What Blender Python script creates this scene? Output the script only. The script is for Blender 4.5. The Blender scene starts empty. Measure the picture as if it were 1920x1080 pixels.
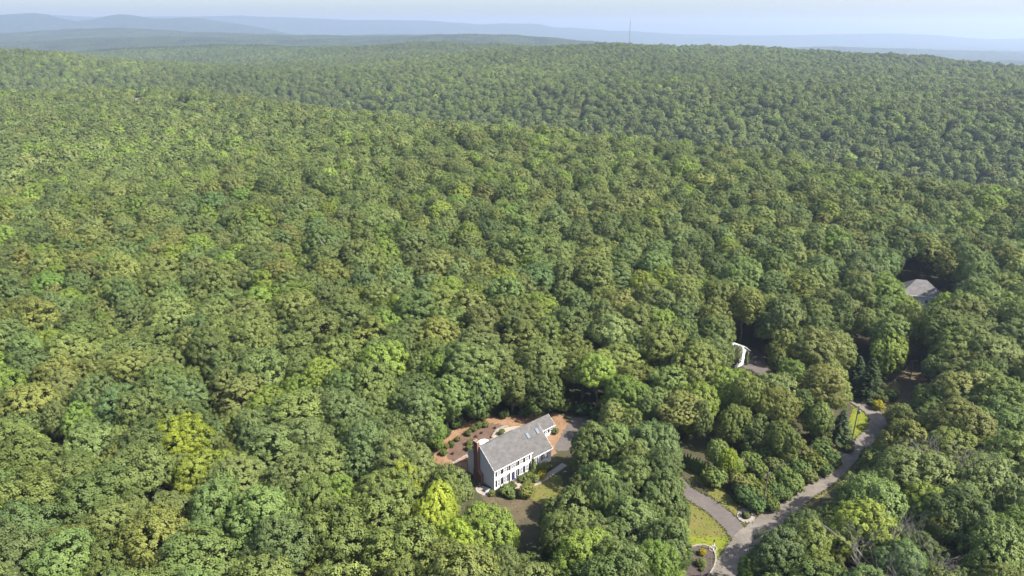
import bpy, bmesh, math, random
import numpy as np
from mathutils import Vector, Matrix

SC = bpy.context.scene
COL = SC.collection
PI = math.pi

# ------------------------------------------------------------------ camera, sky, sun, exposure
CAM_H = 96.0
FPX, CXP, CYP, HORIZON = 1281.0, 960.0, 540.0, 58.0          # in pixels of a 1920 x 1080 frame
PITCH = math.atan((CYP - HORIZON) / FPX)
cam_d = bpy.data.cameras.new('camera')
cam_d.sensor_width = 36.0
cam_d.lens = FPX / 1920.0 * 36.0
cam_d.clip_start = 1.0
cam_d.clip_end = 40000.0
cam = bpy.data.objects.new('camera', cam_d)
COL.objects.link(cam)
cam.location = (0, 0, CAM_H)
cam.rotation_euler = (PI / 2 - PITCH, 0, 0)
SC.camera = cam

SUN_DIR = Vector((0.93, -0.37, 0.0)).normalized()            # horizontal direction towards the sun
SUN_EL = math.radians(48)
to_sun = Vector((SUN_DIR.x * math.cos(SUN_EL), SUN_DIR.y * math.cos(SUN_EL), math.sin(SUN_EL)))
world = bpy.data.worlds.new('World')
SC.world = world
world.use_nodes = True
wn = world.node_tree
bgn = wn.nodes['Background']
sky = wn.nodes.new('ShaderNodeTexSky')
sky.sky_type = 'NISHITA'
sky.sun_disc = False
sky.sun_elevation = SUN_EL
sky.sun_rotation = math.atan2(SUN_DIR.x, SUN_DIR.y)
sky.altitude = 200
sky.air_density = 1.0
sky.dust_density = 2.8
sky.ozone_density = 1.6
wn.links.new(sky.outputs[0], bgn.inputs[0])
bgn.inputs[1].default_value = 0.115
sun_d = bpy.data.lights.new('sun', 'SUN')
sun_d.energy = 5.0
sun_d.angle = math.radians(0.55)
sun_d.color = (1.0, 0.945, 0.86)
sun = bpy.data.objects.new('sun', sun_d)
COL.objects.link(sun)
sun.rotation_euler = (-to_sun).to_track_quat('-Z', 'Y').to_euler()
sun.location = (200, -100, 200)

SC.view_settings.view_transform = 'Standard'
SC.view_settings.look = 'None'
SC.view_settings.gamma = 1.0
SC.view_settings.use_curve_mapping = False
SC.view_settings.exposure = 1.36
cy = SC.cycles
cy.max_bounces = 4
cy.diffuse_bounces = 2
cy.glossy_bounces = 2
cy.transmission_bounces = 4
cy.transparent_max_bounces = 8
cy.volume_bounces = 0
cy.use_denoising = True
cy.sample_clamp_indirect = 5.0

# ------------------------------------------------------------------ helpers
CP, SP = math.cos(PITCH), math.sin(PITCH)

def at(px, py, z=0.0):
    """the point at height z seen at a place of the photograph (1920 x 1080)"""
    x = (px - CXP) / FPX
    y = -(py - CYP) / FPX
    d = (x, CP + y * SP, -SP + y * CP)
    t = (z - CAM_H) / d[2]
    return Vector((d[0] * t, d[1] * t, z))

def proj(x, y, z):
    dz = z - CAM_H
    zz = y * CP - dz * SP
    uu = y * SP + dz * CP
    return CXP + FPX * x / zz, CYP - FPX * uu / zz, zz

def crop2(x, y):
    return (1240 + x / 3.0, 720 + y / 3.0)

def crop1(x, y):
    return (800 + x / 4.909, 740 + y / 4.909)

class MB:
    """collects shapes; build() links them as one mesh object"""
    def __init__(self):
        self.v, self.f = [], []
    def add(self, vs, fs):
        n = len(self.v)
        self.v += [tuple(p) for p in vs]
        self.f += [tuple(i + n for i in f) for f in fs]
        return self
    def box(self, x0, x1, y0, y1, z0, z1):
        vs = [(x0, y0, z0), (x1, y0, z0), (x1, y1, z0), (x0, y1, z0), (x0, y0, z1), (x1, y0, z1), (x1, y1, z1), (x0, y1, z1)]
        return self.add(vs, [(3, 2, 1, 0), (4, 5, 6, 7), (0, 1, 5, 4), (1, 2, 6, 5), (2, 3, 7, 6), (3, 0, 4, 7)])
    def extrude_x(self, prof, x0, x1):
        """closed (y, z) profile pushed along x"""
        n = len(prof)
        vs = [(x0, p[0], p[1]) for p in prof] + [(x1, p[0], p[1]) for p in prof]
        fs = [tuple(range(n))[::-1], tuple(range(n, 2 * n))]
        fs += [(i, (i + 1) % n, n + (i + 1) % n, n + i) for i in range(n)]
        return self.add(vs, fs)
    def tube(self, pts, rads, n=6, cap=True):
        pts = [Vector(p) for p in pts]
        vs, fs = [], []
        for i, p in enumerate(pts):
            a = pts[min(i + 1, len(pts) - 1)] - pts[max(i - 1, 0)]
            a.normalize()
            s = a.cross(Vector((0.13, 0.97, 0.2)) if abs(a.y) < 0.9 else Vector((1, 0, 0))).normalized()
            t = a.cross(s)
            for k in range(n):
                an = 2 * PI * k / n
                vs.append(p + (s * math.cos(an) + t * math.sin(an)) * rads[i])
        for i in range(len(pts) - 1):
            for k in range(n):
                fs.append((i * n + k, i * n + (k + 1) % n, (i + 1) * n + (k + 1) % n, (i + 1) * n + k))
        if cap:
            fs.append(tuple(range(n))[::-1])
            fs.append(tuple((len(pts) - 1) * n + k for k in range(n)))
        return self.add(vs, fs)
    def lathe(self, prof, n=12, cx=0, cy_=0):
        vs, fs = [], []
        for r, z in prof:
            for k in range(n):
                vs.append((cx + r * math.cos(2 * PI * k / n), cy_ + r * math.sin(2 * PI * k / n), z))
        for i in range(len(prof) - 1):
            for k in range(n):
                fs.append((i * n + k, i * n + (k + 1) % n, (i + 1) * n + (k + 1) % n, (i + 1) * n + k))
        fs.append(tuple(range(n))[::-1])
        fs.append(tuple((len(prof) - 1) * n + k for k in range(n)))
        return self.add(vs, fs)
    def mesh(self, name, mat=None, smooth=False):
        me = bpy.data.meshes.new(name)
        me.from_pydata(self.v, [], self.f)
        me.update()
        bm = bmesh.new()
        bm.from_mesh(me)
        bmesh.ops.recalc_face_normals(bm, faces=bm.faces)
        bm.to_mesh(me)
        bm.free()
        if mat:
            me.materials.append(mat)
        if smooth:
            me.polygons.foreach_set('use_smooth', [True] * len(me.polygons))
        return me
    def build(self, name, mat, parent=None, smooth=False):
        return link(name, self.mesh(name, mat, smooth), parent)

def link(name, data, parent=None, loc=None):
    o = bpy.data.objects.new(name, data)
    COL.objects.link(o)
    if parent:
        o.parent = parent
    if loc is not None:
        o.location = loc
    return o

def tag(o, label=None, cat=None, group=None, kind=None):
    if label: o['label'] = label
    if cat: o['category'] = cat
    if group: o['group'] = group
    if kind: o['kind'] = kind
    return o

def empty(name, loc, rz=0.0):
    o = link(name, None, None, loc)
    o.rotation_euler = (0, 0, rz)
    o.empty_display_size = 0.3
    return o

# ------------------------------------------------------------------ materials
def nodes_of(name):
    m = bpy.data.materials.new(name)
    m.use_nodes = True
    nt = m.node_tree
    return m, nt, nt.nodes, nt.links, nt.nodes['Principled BSDF']

def plain(name, c, rough=0.7, vary=0.15, scale=3.0, bump=0.0, metal=0.0, spec=0.3, c2=None, coord='Object'):
    m, nt, N, L, b = nodes_of(name)
    tc = N.new('ShaderNodeTexCoord')
    nz = N.new('ShaderNodeTexNoise')
    nz.inputs['Scale'].default_value = scale
    nz.inputs['Detail'].default_value = 6
    nz.inputs['Roughness'].default_value = 0.65
    L.new(tc.outputs[coord], nz.inputs['Vector'])
    rp = N.new('ShaderNodeValToRGB')
    c2 = c2 or tuple(x * (1 - vary) for x in c)
    c1 = tuple(x * (1 + vary) for x in c) if c2 is None else c
    rp.color_ramp.elements[0].position = 0.32
    rp.color_ramp.elements[1].position = 0.68
    rp.color_ramp.elements[0].color = (*c2, 1)
    rp.color_ramp.elements[1].color = (*c1, 1)
    L.new(nz.outputs['Fac'], rp.inputs['Fac'])
    L.new(rp.outputs['Color'], b.inputs['Base Color'])
    b.inputs['Roughness'].default_value = rough
    b.inputs['Metallic'].default_value = metal
    b.inputs['Specular IOR Level'].default_value = spec
    if bump:
        bp = N.new('ShaderNodeBump')
        bp.inputs['Strength'].default_value = bump
        bp.inputs['Distance'].default_value = 0.2
        nz2 = N.new('ShaderNodeTexNoise')
        nz2.inputs['Scale'].default_value = scale * 4
        nz2.inputs['Detail'].default_value = 4
        L.new(tc.outputs[coord], nz2.inputs['Vector'])
        L.new(nz2.outputs['Fac'], bp.inputs['Height'])
        L.new(bp.outputs['Normal'], b.inputs['Normal'])
    return m

def ground_mat(name, cols, s1=0.15, s2=1.6, rough=0.9, bump=0.5):
    """two noises, three colours"""
    m, nt, N, L, b = nodes_of(name)
    tc = N.new('ShaderNodeTexCoord')
    n1 = N.new('ShaderNodeTexNoise'); n1.inputs['Scale'].default_value = s1; n1.inputs['Detail'].default_value = 5
    n2 = N.new('ShaderNodeTexNoise'); n2.inputs['Scale'].default_value = s2; n2.inputs['Detail'].default_value = 8; n2.inputs['Roughness'].default_value = 0.75
    for n in (n1, n2):
        L.new(tc.outputs['Object'], n.inputs['Vector'])
    r1 = N.new('ShaderNodeValToRGB')
    r1.color_ramp.elements[0].position = 0.38; r1.color_ramp.elements[1].position = 0.62
    r1.color_ramp.elements[0].color = (*cols[0], 1); r1.color_ramp.elements[1].color = (*cols[1], 1)
    L.new(n1.outputs['Fac'], r1.inputs['Fac'])
    mx = N.new('ShaderNodeMixRGB')
    mr = N.new('ShaderNodeMapRange'); mr.inputs[1].default_value = 0.42; mr.inputs[2].default_value = 0.7; mr.inputs[4].default_value = 0.85
    L.new(n2.outputs['Fac'], mr.inputs[0])
    L.new(mr.outputs[0], mx.inputs['Fac'])
    L.new(r1.outputs['Color'], mx.inputs['Color1'])
    mx.inputs['Color2'].default_value = (*cols[2], 1)
    L.new(mx.outputs['Color'], b.inputs['Base Color'])
    b.inputs['Roughness'].default_value = rough
    b.inputs['Specular IOR Level'].default_value = 0.15
    bp = N.new('ShaderNodeBump'); bp.inputs['Strength'].default_value = bump; bp.inputs['Distance'].default_value = 0.25
    L.new(n2.outputs['Fac'], bp.inputs['Height'])
    L.new(bp.outputs['Normal'], b.inputs['Normal'])
    return m

def leaf_mat(name, fixed=None, transl=0.28, rough=0.55):
    """foliage: colour from the tree's own tint, varied from tuft to tuft"""
    m, nt, N, L, b = nodes_of(name)
    out = N['Material Output']
    if fixed:
        base = N.new('ShaderNodeRGB'); base.outputs[0].default_value = (*fixed, 1); bo = base.outputs[0]
    else:
        base = N.new('ShaderNodeAttribute'); base.attribute_type = 'INSTANCER'; base.attribute_name = 'tint'; bo = base.outputs['Color']
    va = N.new('ShaderNodeAttribute'); va.attribute_name = 'vary'
    mr = N.new('ShaderNodeMapRange'); mr.inputs[3].default_value = 0.74; mr.inputs[4].default_value = 1.30
    L.new(va.outputs['Fac'], mr.inputs[0])
    mul = N.new('ShaderNodeMixRGB'); mul.blend_type = 'MULTIPLY'; mul.inputs['Fac'].default_value = 1
    cmb = N.new('ShaderNodeCombineColor')
    L.new(mr.outputs[0], cmb.inputs[0])
    pw = N.new('ShaderNodeMath'); pw.operation = 'POWER'; pw.inputs[1].default_value = 0.85
    L.new(mr.outputs[0], pw.inputs[0]); L.new(pw.outputs[0], cmb.inputs[1])
    pw2 = N.new('ShaderNodeMath'); pw2.operation = 'POWER'; pw2.inputs[1].default_value = 0.6
    L.new(mr.outputs[0], pw2.inputs[0]); L.new(pw2.outputs[0], cmb.inputs[2])
    L.new(bo, mul.inputs['Color1']); L.new(cmb.outputs[0], mul.inputs['Color2'])
    L.new(mul.outputs[0], b.inputs['Base Color'])
    b.inputs['Roughness'].default_value = rough
    b.inputs['Specular IOR Level'].default_value = 0.15
    tr = N.new('ShaderNodeBsdfTranslucent')
    L.new(mul.outputs[0], tr.inputs['Color'])
    mix = N.new('ShaderNodeMixShader'); mix.inputs[0].default_value = transl
    L.new(b.outputs[0], mix.inputs[1]); L.new(tr.outputs[0], mix.inputs[2])
    L.new(mix.outputs[0], out.inputs['Surface'])
    return m

def brick_mat(name, c1, c2, mortar, scale=1.0, bw=0.22, rh=0.075, swap=False):
    m, nt, N, L, b = nodes_of(name)
    tc = N.new('ShaderNodeTexCoord')
    br = N.new('ShaderNodeTexBrick')
    br.inputs['Scale'].default_value = scale
    br.inputs['Brick Width'].default_value = bw
    br.inputs['Row Height'].default_value = rh
    br.inputs['Mortar Size'].default_value = 0.008
    br.inputs['Color1'].default_value = (*c1, 1); br.inputs['Color2'].default_value = (*c2, 1); br.inputs['Mortar'].default_value = (*mortar, 1)
    mp = N.new('ShaderNodeMapping')
    if swap:
        mp.inputs['Rotation'].default_value = (PI / 2, 0, PI / 2)
    L.new(tc.outputs['Object'], mp.inputs['Vector'])
    L.new(mp.outputs['Vector'], br.inputs['Vector'])
    L.new(br.outputs['Color'], b.inputs['Base Color'])
    b.inputs['Roughness'].default_value = 0.85
    return m

M = {}
M['leaf'] = leaf_mat('broadleaf_foliage')
M['needle'] = leaf_mat('conifer_needles', transl=0.1)
M['bark'] = plain('bark', (0.12, 0.10, 0.08), 0.9, 0.3, 6, 0.4)
M['deadwood'] = plain('bleached_wood', (0.36, 0.33, 0.30), 0.9, 0.3, 5)
M['twig'] = plain('grey_twigs', (0.24, 0.215, 0.19), 0.9, 0.3, 2)
M['floor'] = ground_mat('forest_floor', ((0.045, 0.05, 0.022), (0.07, 0.055, 0.035), (0.03, 0.04, 0.015)), 0.08, 0.9)
M['straw'] = ground_mat('pine_straw', ((0.20, 0.118, 0.066), (0.245, 0.150, 0.088), (0.145, 0.09, 0.052)), 0.3, 2.2)
M['mulch'] = ground_mat('brown_mulch', ((0.105, 0.066, 0.049), (0.13, 0.085, 0.063), (0.08, 0.05, 0.037)), 0.4, 3.5)
M['dmulch'] = ground_mat('dark_mulch', ((0.075, 0.06, 0.055), (0.09, 0.07, 0.065), (0.05, 0.04, 0.035)), 0.4, 3.5)
M['soil'] = ground_mat('bare_soil', ((0.085, 0.066, 0.042), (0.115, 0.084, 0.055), (0.050, 0.056, 0.022)), 0.35, 1.8)
M['lawn'] = ground_mat('lawn_green', ((0.125, 0.150, 0.015), (0.155, 0.168, 0.018), (0.092, 0.120, 0.013)), 0.25, 1.4)
M['drylawn'] = ground_mat('lawn_dry', ((0.120, 0.112, 0.030), (0.092, 0.108, 0.019), (0.145, 0.115, 0.045)), 0.3, 1.2)
M['rough'] = ground_mat('rough_grass', ((0.13, 0.12, 0.04), (0.09, 0.095, 0.025), (0.18, 0.13, 0.06)), 0.3, 1.8)
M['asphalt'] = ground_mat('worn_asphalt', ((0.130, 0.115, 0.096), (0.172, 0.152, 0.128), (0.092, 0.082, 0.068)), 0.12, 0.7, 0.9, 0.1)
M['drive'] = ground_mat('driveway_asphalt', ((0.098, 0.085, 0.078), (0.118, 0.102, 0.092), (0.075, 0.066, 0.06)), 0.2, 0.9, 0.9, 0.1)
M['concrete'] = plain('concrete', (0.30, 0.255, 0.205), 0.85, 0.18, 2)
M['stone'] = plain('pale_stone', (0.31, 0.275, 0.235), 0.9, 0.35, 1.5, 0.3)
M['white'] = plain('white_paint', (0.74, 0.74, 0.75), 0.5, 0.05, 2)
M['trim'] = plain('white_trim', (0.80, 0.80, 0.80), 0.45, 0.04, 2)
M['shutter'] = plain('black_shutter_paint', (0.022, 0.022, 0.032), 0.5, 0.2, 4)
M['door'] = plain('navy_door_paint', (0.03, 0.03, 0.09), 0.4, 0.1, 3)
M['metal'] = plain('grey_metal', (0.30, 0.31, 0.32), 0.45, 0.1, 3, metal=0.6)
M['galv'] = plain('tower_steel', (0.22, 0.22, 0.23), 0.6, 0.1, 3)
M['dark'] = plain('dark_plastic', (0.03, 0.032, 0.036), 0.5, 0.2, 4)
M['pole'] = plain('treated_pole', (0.13, 0.11, 0.095), 0.9, 0.3, 4)
M['canvas'] = plain('white_canvas', (0.80, 0.80, 0.80), 0.8, 0.04, 2)
M['terra'] = plain('terracotta', (0.42, 0.19, 0.10), 0.85, 0.25, 4)
M['rock'] = plain('grey_rock', (0.30, 0.27, 0.24), 0.9, 0.35, 1.2, 0.5)
M['brick'] = brick_mat('red_brick', (0.16, 0.062, 0.040), (0.12, 0.045, 0.03), (0.28, 0.2, 0.15), swap=True)
M['blue'] = plain('blue_tarp', (0.32, 0.38, 0.44), 0.6, 0.2, 2)

def siding_mat():
    m, nt, N, L, b = nodes_of('white_clapboard')
    tc = N.new('ShaderNodeTexCoord')
    sx = N.new('ShaderNodeSeparateXYZ'); L.new(tc.outputs['Object'], sx.inputs[0])
    fr = N.new('ShaderNodeMath'); fr.operation = 'MULTIPLY'; fr.inputs[1].default_value = 1 / 0.115
    L.new(sx.outputs['Z'], fr.inputs[0])
    f2 = N.new('ShaderNodeMath'); f2.operation = 'FRACT'; L.new(fr.outputs[0], f2.inputs[0])
    bp = N.new('ShaderNodeBump'); bp.inputs['Strength'].default_value = 0.5; bp.inputs['Distance'].default_value = 0.03
    iv = N.new('ShaderNodeMath'); iv.operation = 'SUBTRACT'; iv.inputs[0].default_value = 1; L.new(f2.outputs[0], iv.inputs[1])
    L.new(iv.outputs[0], bp.inputs['Height']); L.new(bp.outputs['Normal'], b.inputs['Normal'])
    nz = N.new('ShaderNodeTexNoise'); nz.inputs['Scale'].default_value = 0.8; nz.inputs['Detail'].default_value = 6
    L.new(tc.outputs['Object'], nz.inputs['Vector'])
    rp = N.new('ShaderNodeValToRGB')
    rp.color_ramp.elements[0].color = (0.54, 0.54, 0.53, 1); rp.color_ramp.elements[1].color = (0.585, 0.585, 0.59, 1)
    L.new(nz.outputs['Fac'], rp.inputs['Fac']); L.new(rp.outputs['Color'], b.inputs['Base Color'])
    b.inputs['Roughness'].default_value = 0.6
    return m
M['siding'] = siding_mat()

def shingle_mat(name, c):
    m, nt, N, L, b = nodes_of(name)
    tc = N.new('ShaderNodeTexCoord')
    br = N.new('ShaderNodeTexBrick')
    br.inputs['Scale'].default_value = 1.0
    br.inputs['Brick Width'].default_value = 0.9; br.inputs['Row Height'].default_value = 0.28; br.inputs['Mortar Size'].default_value = 0.012
    br.inputs['Color1'].default_value = (*[x * 1.12 for x in c], 1); br.inputs['Color2'].default_value = (*[x * 0.86 for x in c], 1)
    br.inputs['Mortar'].default_value = (*[x * 0.6 for x in c], 1)
    L.new(tc.outputs['Object'], br.inputs['Vector'])
    nz = N.new('ShaderNodeTexNoise'); nz.inputs['Scale'].default_value = 0.7; nz.inputs['Detail'].default_value = 8; nz.inputs['Roughness'].default_value = 0.7
    L.new(tc.outputs['Object'], nz.inputs['Vector'])
    mr = N.new('ShaderNodeMapRange'); mr.inputs[1].default_value = 0.3; mr.inputs[2].default_value = 0.7; mr.inputs[3].default_value = 0.72; mr.inputs[4].default_value = 1.18
    L.new(nz.outputs['Fac'], mr.inputs[0])
    mu = N.new('ShaderNodeMixRGB'); mu.blend_type = 'MULTIPLY'; mu.inputs['Fac'].default_value = 1
    L.new(br.outputs['Color'], mu.inputs['Color1']); L.new(mr.outputs[0], mu.inputs['Color2'])
    L.new(mu.outputs[0], b.inputs['Base Color'])
    b.inputs['Roughness'].default_value = 0.9
    return m
M['roof'] = shingle_mat('grey_shingles', (0.088, 0.084, 0.080))
M['roof2'] = shingle_mat('brownish_grey_shingles', (0.13, 0.122, 0.118))

def glass_mat(name, c, rough):
    m, nt, N, L, b = nodes_of(name)
    b.inputs['Base Color'].default_value = (*c, 1)
    b.inputs['Roughness'].default_value = rough
    b.inputs['Specular IOR Level'].default_value = 0.8
    return m
M['glass'] = glass_mat('window_glass', (0.05, 0.055, 0.062), 0.12)
M['skyglass'] = glass_mat('skylight_glass', (0.10, 0.13, 0.17), 0.06)

# ------------------------------------------------------------------ terrain
def smooth(x, a, b):
    t = np.clip((x - a) / (b - a), 0, 1)
    return t * t * (3 - 2 * t)

_rs = np.random.RandomState(5)
_tab = _rs.rand(256, 256)
def vnoise(x, y):
    xi = np.floor(x).astype(int); yi = np.floor(y).astype(int)
    fx = x - xi; fy = y - yi
    fx = fx * fx * (3 - 2 * fx); fy = fy * fy * (3 - 2 * fy)
    g = lambda a, b: _tab[a & 255, b & 255]
    return (g(xi, yi) * (1 - fx) + g(xi + 1, yi) * fx) * (1 - fy) + (g(xi, yi + 1) * (1 - fx) + g(xi + 1, yi + 1) * fx) * fy

def G(x, y, cx, cy_, sx, sy):
    return np.exp(-((x - cx) / sx) ** 2 - ((y - cy_) / sy) ** 2)

SKY_PX = np.array([-2000, -300, 0, 300, 480, 620, 780, 900, 1010, 1040, 1120, 1300, 1440, 1520, 1640, 1760, 1860, 1950, 2300, 4000.])
SKY_PY = np.array([46, 46, 47, 46, 46, 50, 50, 56, 54, 58, 57, 58, 61, 59, 58, 60, 66, 63, 60, 60.])

HILL_PX = np.array([-2000, -600, -300, -100, 0, 70, 92, 112, 132, 150, 168, 200, 235, 270, 300, 325, 352, 380, 402, 440, 500, 560, 640, 4000.])
HILL_PY = np.array([60, 48, 34, 38, 32, 28, 29.5, 35, 41, 43, 41, 34, 29.5, 34, 39, 37, 35.5, 37, 40, 45, 54, 66, 90, 90.])

def ground(x, y):
    x = np.asarray(x, float); y = np.asarray(y, float)
    r = np.hypot(x - 40, y - 150)
    far = smooth(r, 130, 420)
    h = far * ((vnoise(x / 130 + 7, y / 130 + 3) - 0.5) * 9 + (vnoise(x / 420 + 1, y / 420 + 9) - 0.5) * 12)
    s = np.maximum((x - 108) * 0.626 + (y - 470) * 0.78, y - 890 + 0.12 * (x + 400))
    h += 7 * np.exp(-((s + 40) / 110) ** 2) * far
    h += -56 * np.exp(-((s - 200) / 125) ** 2) * (1 - 0.55 * smooth(x, 250, 900)) * far
    h += 42 * G(x, y, 330, 1800, 560, 620) + 4 * G(x, y, 1150, 1500, 500, 500) - 34 * smooth(x - 0.1 * y, 650, 1500)
    h += 46 * G(x, y, -1080, 1350, 330, 300)
    h *= far
    az = x / np.maximum(y, 50)
    lw = 1 - smooth(az, -0.12, 0.30)
    low = smooth(y + 0.25 * np.abs(x), 1900, 3300) * 88
    h -= low * (1 - 0.62 * lw)
    h -= 30 * G(x, y, -1500, 2100, 700, 330)
    h += 62 * G(x, y, -1150, 2900, 750, 330) + 46 * G(x, y, -350, 2450, 520, 260)
    h += lw * 62 * smooth(y, 3300, 5600)
    h += 55 * G(x, y, -2100, 4300, 900, 400) + 34 * G(x, y, 150, 4300, 1000, 480) + 60 * G(x, y, 1600, 4200, 1300, 420)
    h += 40 * G(x, y, -3300, 5600, 2300, 350) + 50 * G(x, y, 2600, 6500, 2000, 500)
    wob = (vnoise(x / 1500 + 31, y / 560) - 0.5) * 62 + (vnoise(x / 500 + 31, y / 300) - 0.5) * 22
    h += wob * smooth(y, 2600, 4200) * (1 - 0.55 * smooth(az, 0.25, 0.5))
    px = CXP + FPX * x / np.maximum(y, 10) / CP
    zsky = CAM_H + (HORIZON - np.interp(px, SKY_PX, SKY_PY)) * 11500 / FPX
    h += np.exp(-((y - 11500) / 1000) ** 2) * (zsky + 88 - 14)
    zh = CAM_H + (HORIZON - np.interp(px, HILL_PX, HILL_PY)) * 8200 / FPX
    pk_ = np.maximum(zh + 70 - np.maximum(h + 70, 0), 0) * np.exp(-((y - 8200) / 600) ** 2)
    return (h + pk_) * far

def grid_mesh(name, xs, ys, mat):
    X, Y = np.meshgrid(xs, ys)
    Z = ground(X, Y)
    v = np.stack([X, Y, Z], -1).reshape(-1, 3)
    nx, ny = len(xs), len(ys)
    i = np.arange(nx * ny).reshape(ny, nx)
    f = np.stack([i[:-1, :-1], i[:-1, 1:], i[1:, 1:], i[1:, :-1]], -1).reshape(-1, 4)
    me = raw_mesh(name, v, f, None)
    me.materials.append(mat)
    me.polygons.foreach_set('use_smooth', np.ones(len(f), bool))
    return link(name, me)

def raw_mesh(name, v, f, vary):
    """fast mesh from arrays of quads"""
    me = bpy.data.meshes.new(name)
    n, k = len(v), len(f)
    w = f.shape[1]
    me.vertices.add(n)
    me.vertices.foreach_set('co', np.ascontiguousarray(v, np.float32).ravel())
    me.loops.add(k * w)
    me.loops.foreach_set('vertex_index', np.ascontiguousarray(f, np.int32).ravel())
    me.polygons.add(k)
    me.polygons.foreach_set('loop_start', np.arange(0, k * w, w, dtype=np.int32))
    me.update(calc_edges=True)
    if vary is not None:
        a = me.attributes.new('vary', 'FLOAT', 'POINT')
        a.data.foreach_set('value', np.ascontiguousarray(vary, np.float32))
    return me

tx = np.linspace(-1, 1, 340)
xs = 14000 * np.sinh(5.6 * tx) / math.sinh(5.6)
ty = np.linspace(-0.55, 1, 420)
ys = 120 + 14500 * np.sinh(5.4 * ty) / math.sinh(5.4)
cut = int(np.searchsorted(ys, 7000))
tag(grid_mesh('ground', xs, ys[:cut + 1], M['floor']), 'leaf-littered woodland ground under the trees', 'ground', kind='structure')

def hills_mat():
    m, nt, N, L, b = nodes_of('wooded_hills')
    tc = N.new('ShaderNodeTexCoord')
    n1 = N.new('ShaderNodeTexNoise'); n1.inputs['Scale'].default_value = 0.012; n1.inputs['Detail'].default_value = 8; n1.inputs['Roughness'].default_value = 0.7
    L.new(tc.outputs['Object'], n1.inputs['Vector'])
    rp = N.new('ShaderNodeValToRGB')
    rp.color_ramp.elements[0].position = 0.35; rp.color_ramp.elements[1].position = 0.66
    rp.color_ramp.elements[0].color = (0.016, 0.028, 0.014, 1); rp.color_ramp.elements[1].color = (0.05, 0.066, 0.03, 1)
    L.new(n1.outputs['Fac'], rp.inputs['Fac']); L.new(rp.outputs['Color'], b.inputs['Base Color'])
    b.inputs['Roughness'].default_value = 1.0
    b.inputs['Specular IOR Level'].default_value = 0.0
    bp = N.new('ShaderNodeBump'); bp.inputs['Strength'].default_value = 1.0; bp.inputs['Distance'].default_value = 22
    L.new(n1.outputs['Fac'], bp.inputs['Height']); L.new(bp.outputs['Normal'], b.inputs['Normal'])
    return m
tag(grid_mesh('hills', xs, ys[cut:], hills_mat()), 'far wooded hills fading into blue haze', 'hills', kind='structure')

# ------------------------------------------------------------------ sheets on the ground
def smooth_poly(pts, n=5, jit=0.0, seed=1, closed=True):
    rg = random.Random(seed)
    out, k = [], len(pts)
    for i in range(k if closed else k - 1):
        p0, p1, p2, p3 = (pts[(i + j) % k] if closed else pts[min(max(i + j, 0), k - 1)] for j in (-1, 0, 1, 2))
        for q in range(n):
            t = q / n
            a = [0.5 * ((2 * p1[c]) + (-p0[c] + p2[c]) * t + (2 * p0[c] - 5 * p1[c] + 4 * p2[c] - p3[c]) * t * t + (-p0[c] + 3 * p1[c] - 3 * p2[c] + p3[c]) * t ** 3) for c in (0, 1)]
            out.append((a[0] + rg.uniform(-jit, jit), a[1] + rg.uniform(-jit, jit)))
    if not closed:
        out.append((pts[-1][0], pts[-1][1]))
    return out

def sheet(name, px, z, mat, label, cat, n=5, jit=0.12, seed=1):
    pts = smooth_poly([at(*p)[:2] for p in px], n, jit, seed)
    bm = bmesh.new()
    fc = bm.faces.new([bm.verts.new((p[0], p[1], z)) for p in pts])
    if fc.normal.z < 0:
        fc.normal_flip()
    bm.normal_update()
    bmesh.ops.triangulate(bm, faces=bm.faces)
    me = bpy.data.meshes.new(name)
    bm.to_mesh(me); bm.free()
    for p in me.polygons:
        if p.normal.z < 0:
            p.flip()
    me.materials.append(mat)
    return tag(link(name, me), label, cat, kind='structure')

def ribbon(name, px, width, z, mat, label, cat, jit=0.1, seed=2, n=6):
    c = smooth_poly([at(*p)[:2] for p in px], n, 0, seed, closed=False)
    rg = random.Random(seed)
    L_, R_ = [], []
    for i in range(len(c)):
        a = Vector(c[min(i + 1, len(c) - 1)]) - Vector(c[max(i - 1, 0)])
        a.normalize()
        nrm = Vector((-a.y, a.x))
        w = width / 2
        L_.append(Vector(c[i]) + nrm * (w + rg.uniform(-jit, jit)))
        R_.append(Vector(c[i]) - nrm * (w + rg.uniform(-jit, jit)))
    vs = [(p.x, p.y, z) for p in L_] + [(p.x, p.y, z) for p in R_]
    k = len(c)
    mb = MB().add(vs, [(k + i, k + i + 1, i + 1, i) for i in range(k - 1)])
    o = mb.build(name, mat)
    for p in o.data.polygons:
        if p.normal.z < 0:
            p.flip()
    return tag(o, label, cat, kind='structure')

LANE = [crop2(*p) for p in [(300, 1180), (365, 1040), (455, 905), (565, 800), (690, 705), (800, 612), (900, 548), (985, 475), (1060, 395), (1135, 335), (1212, 262), (1222, 205), (1180, 150), (1115, 108), (1060, 70)]]
ribbon('lane', LANE, 4.6, 0.03, M['asphalt'], 'worn grey asphalt lane curving through the trees', 'road', 0.2, 3)
ribbon('lane_verge', LANE, 6.9, 0.010, M['rough'], 'weedy verge along both sides of the lane', 'verge', 0.45, 33)
DRIVE = [(1393, 1012), (1373, 985), (1340, 954), (1307, 934), (1283, 920), (1262, 897), (1230, 862), (1190, 832), (1140, 806), (1098, 790)]
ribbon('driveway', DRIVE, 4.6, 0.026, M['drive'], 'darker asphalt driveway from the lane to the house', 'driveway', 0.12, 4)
sheet('parking_pad', [(1062, 800), (1075, 783), (1105, 780), (1135, 790), (1140, 815), (1100, 835), (1060, 845), (1040, 840)], 0.022, M['drive'], 'shaded asphalt apron beside the garage wing', 'driveway', seed=3)
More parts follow.
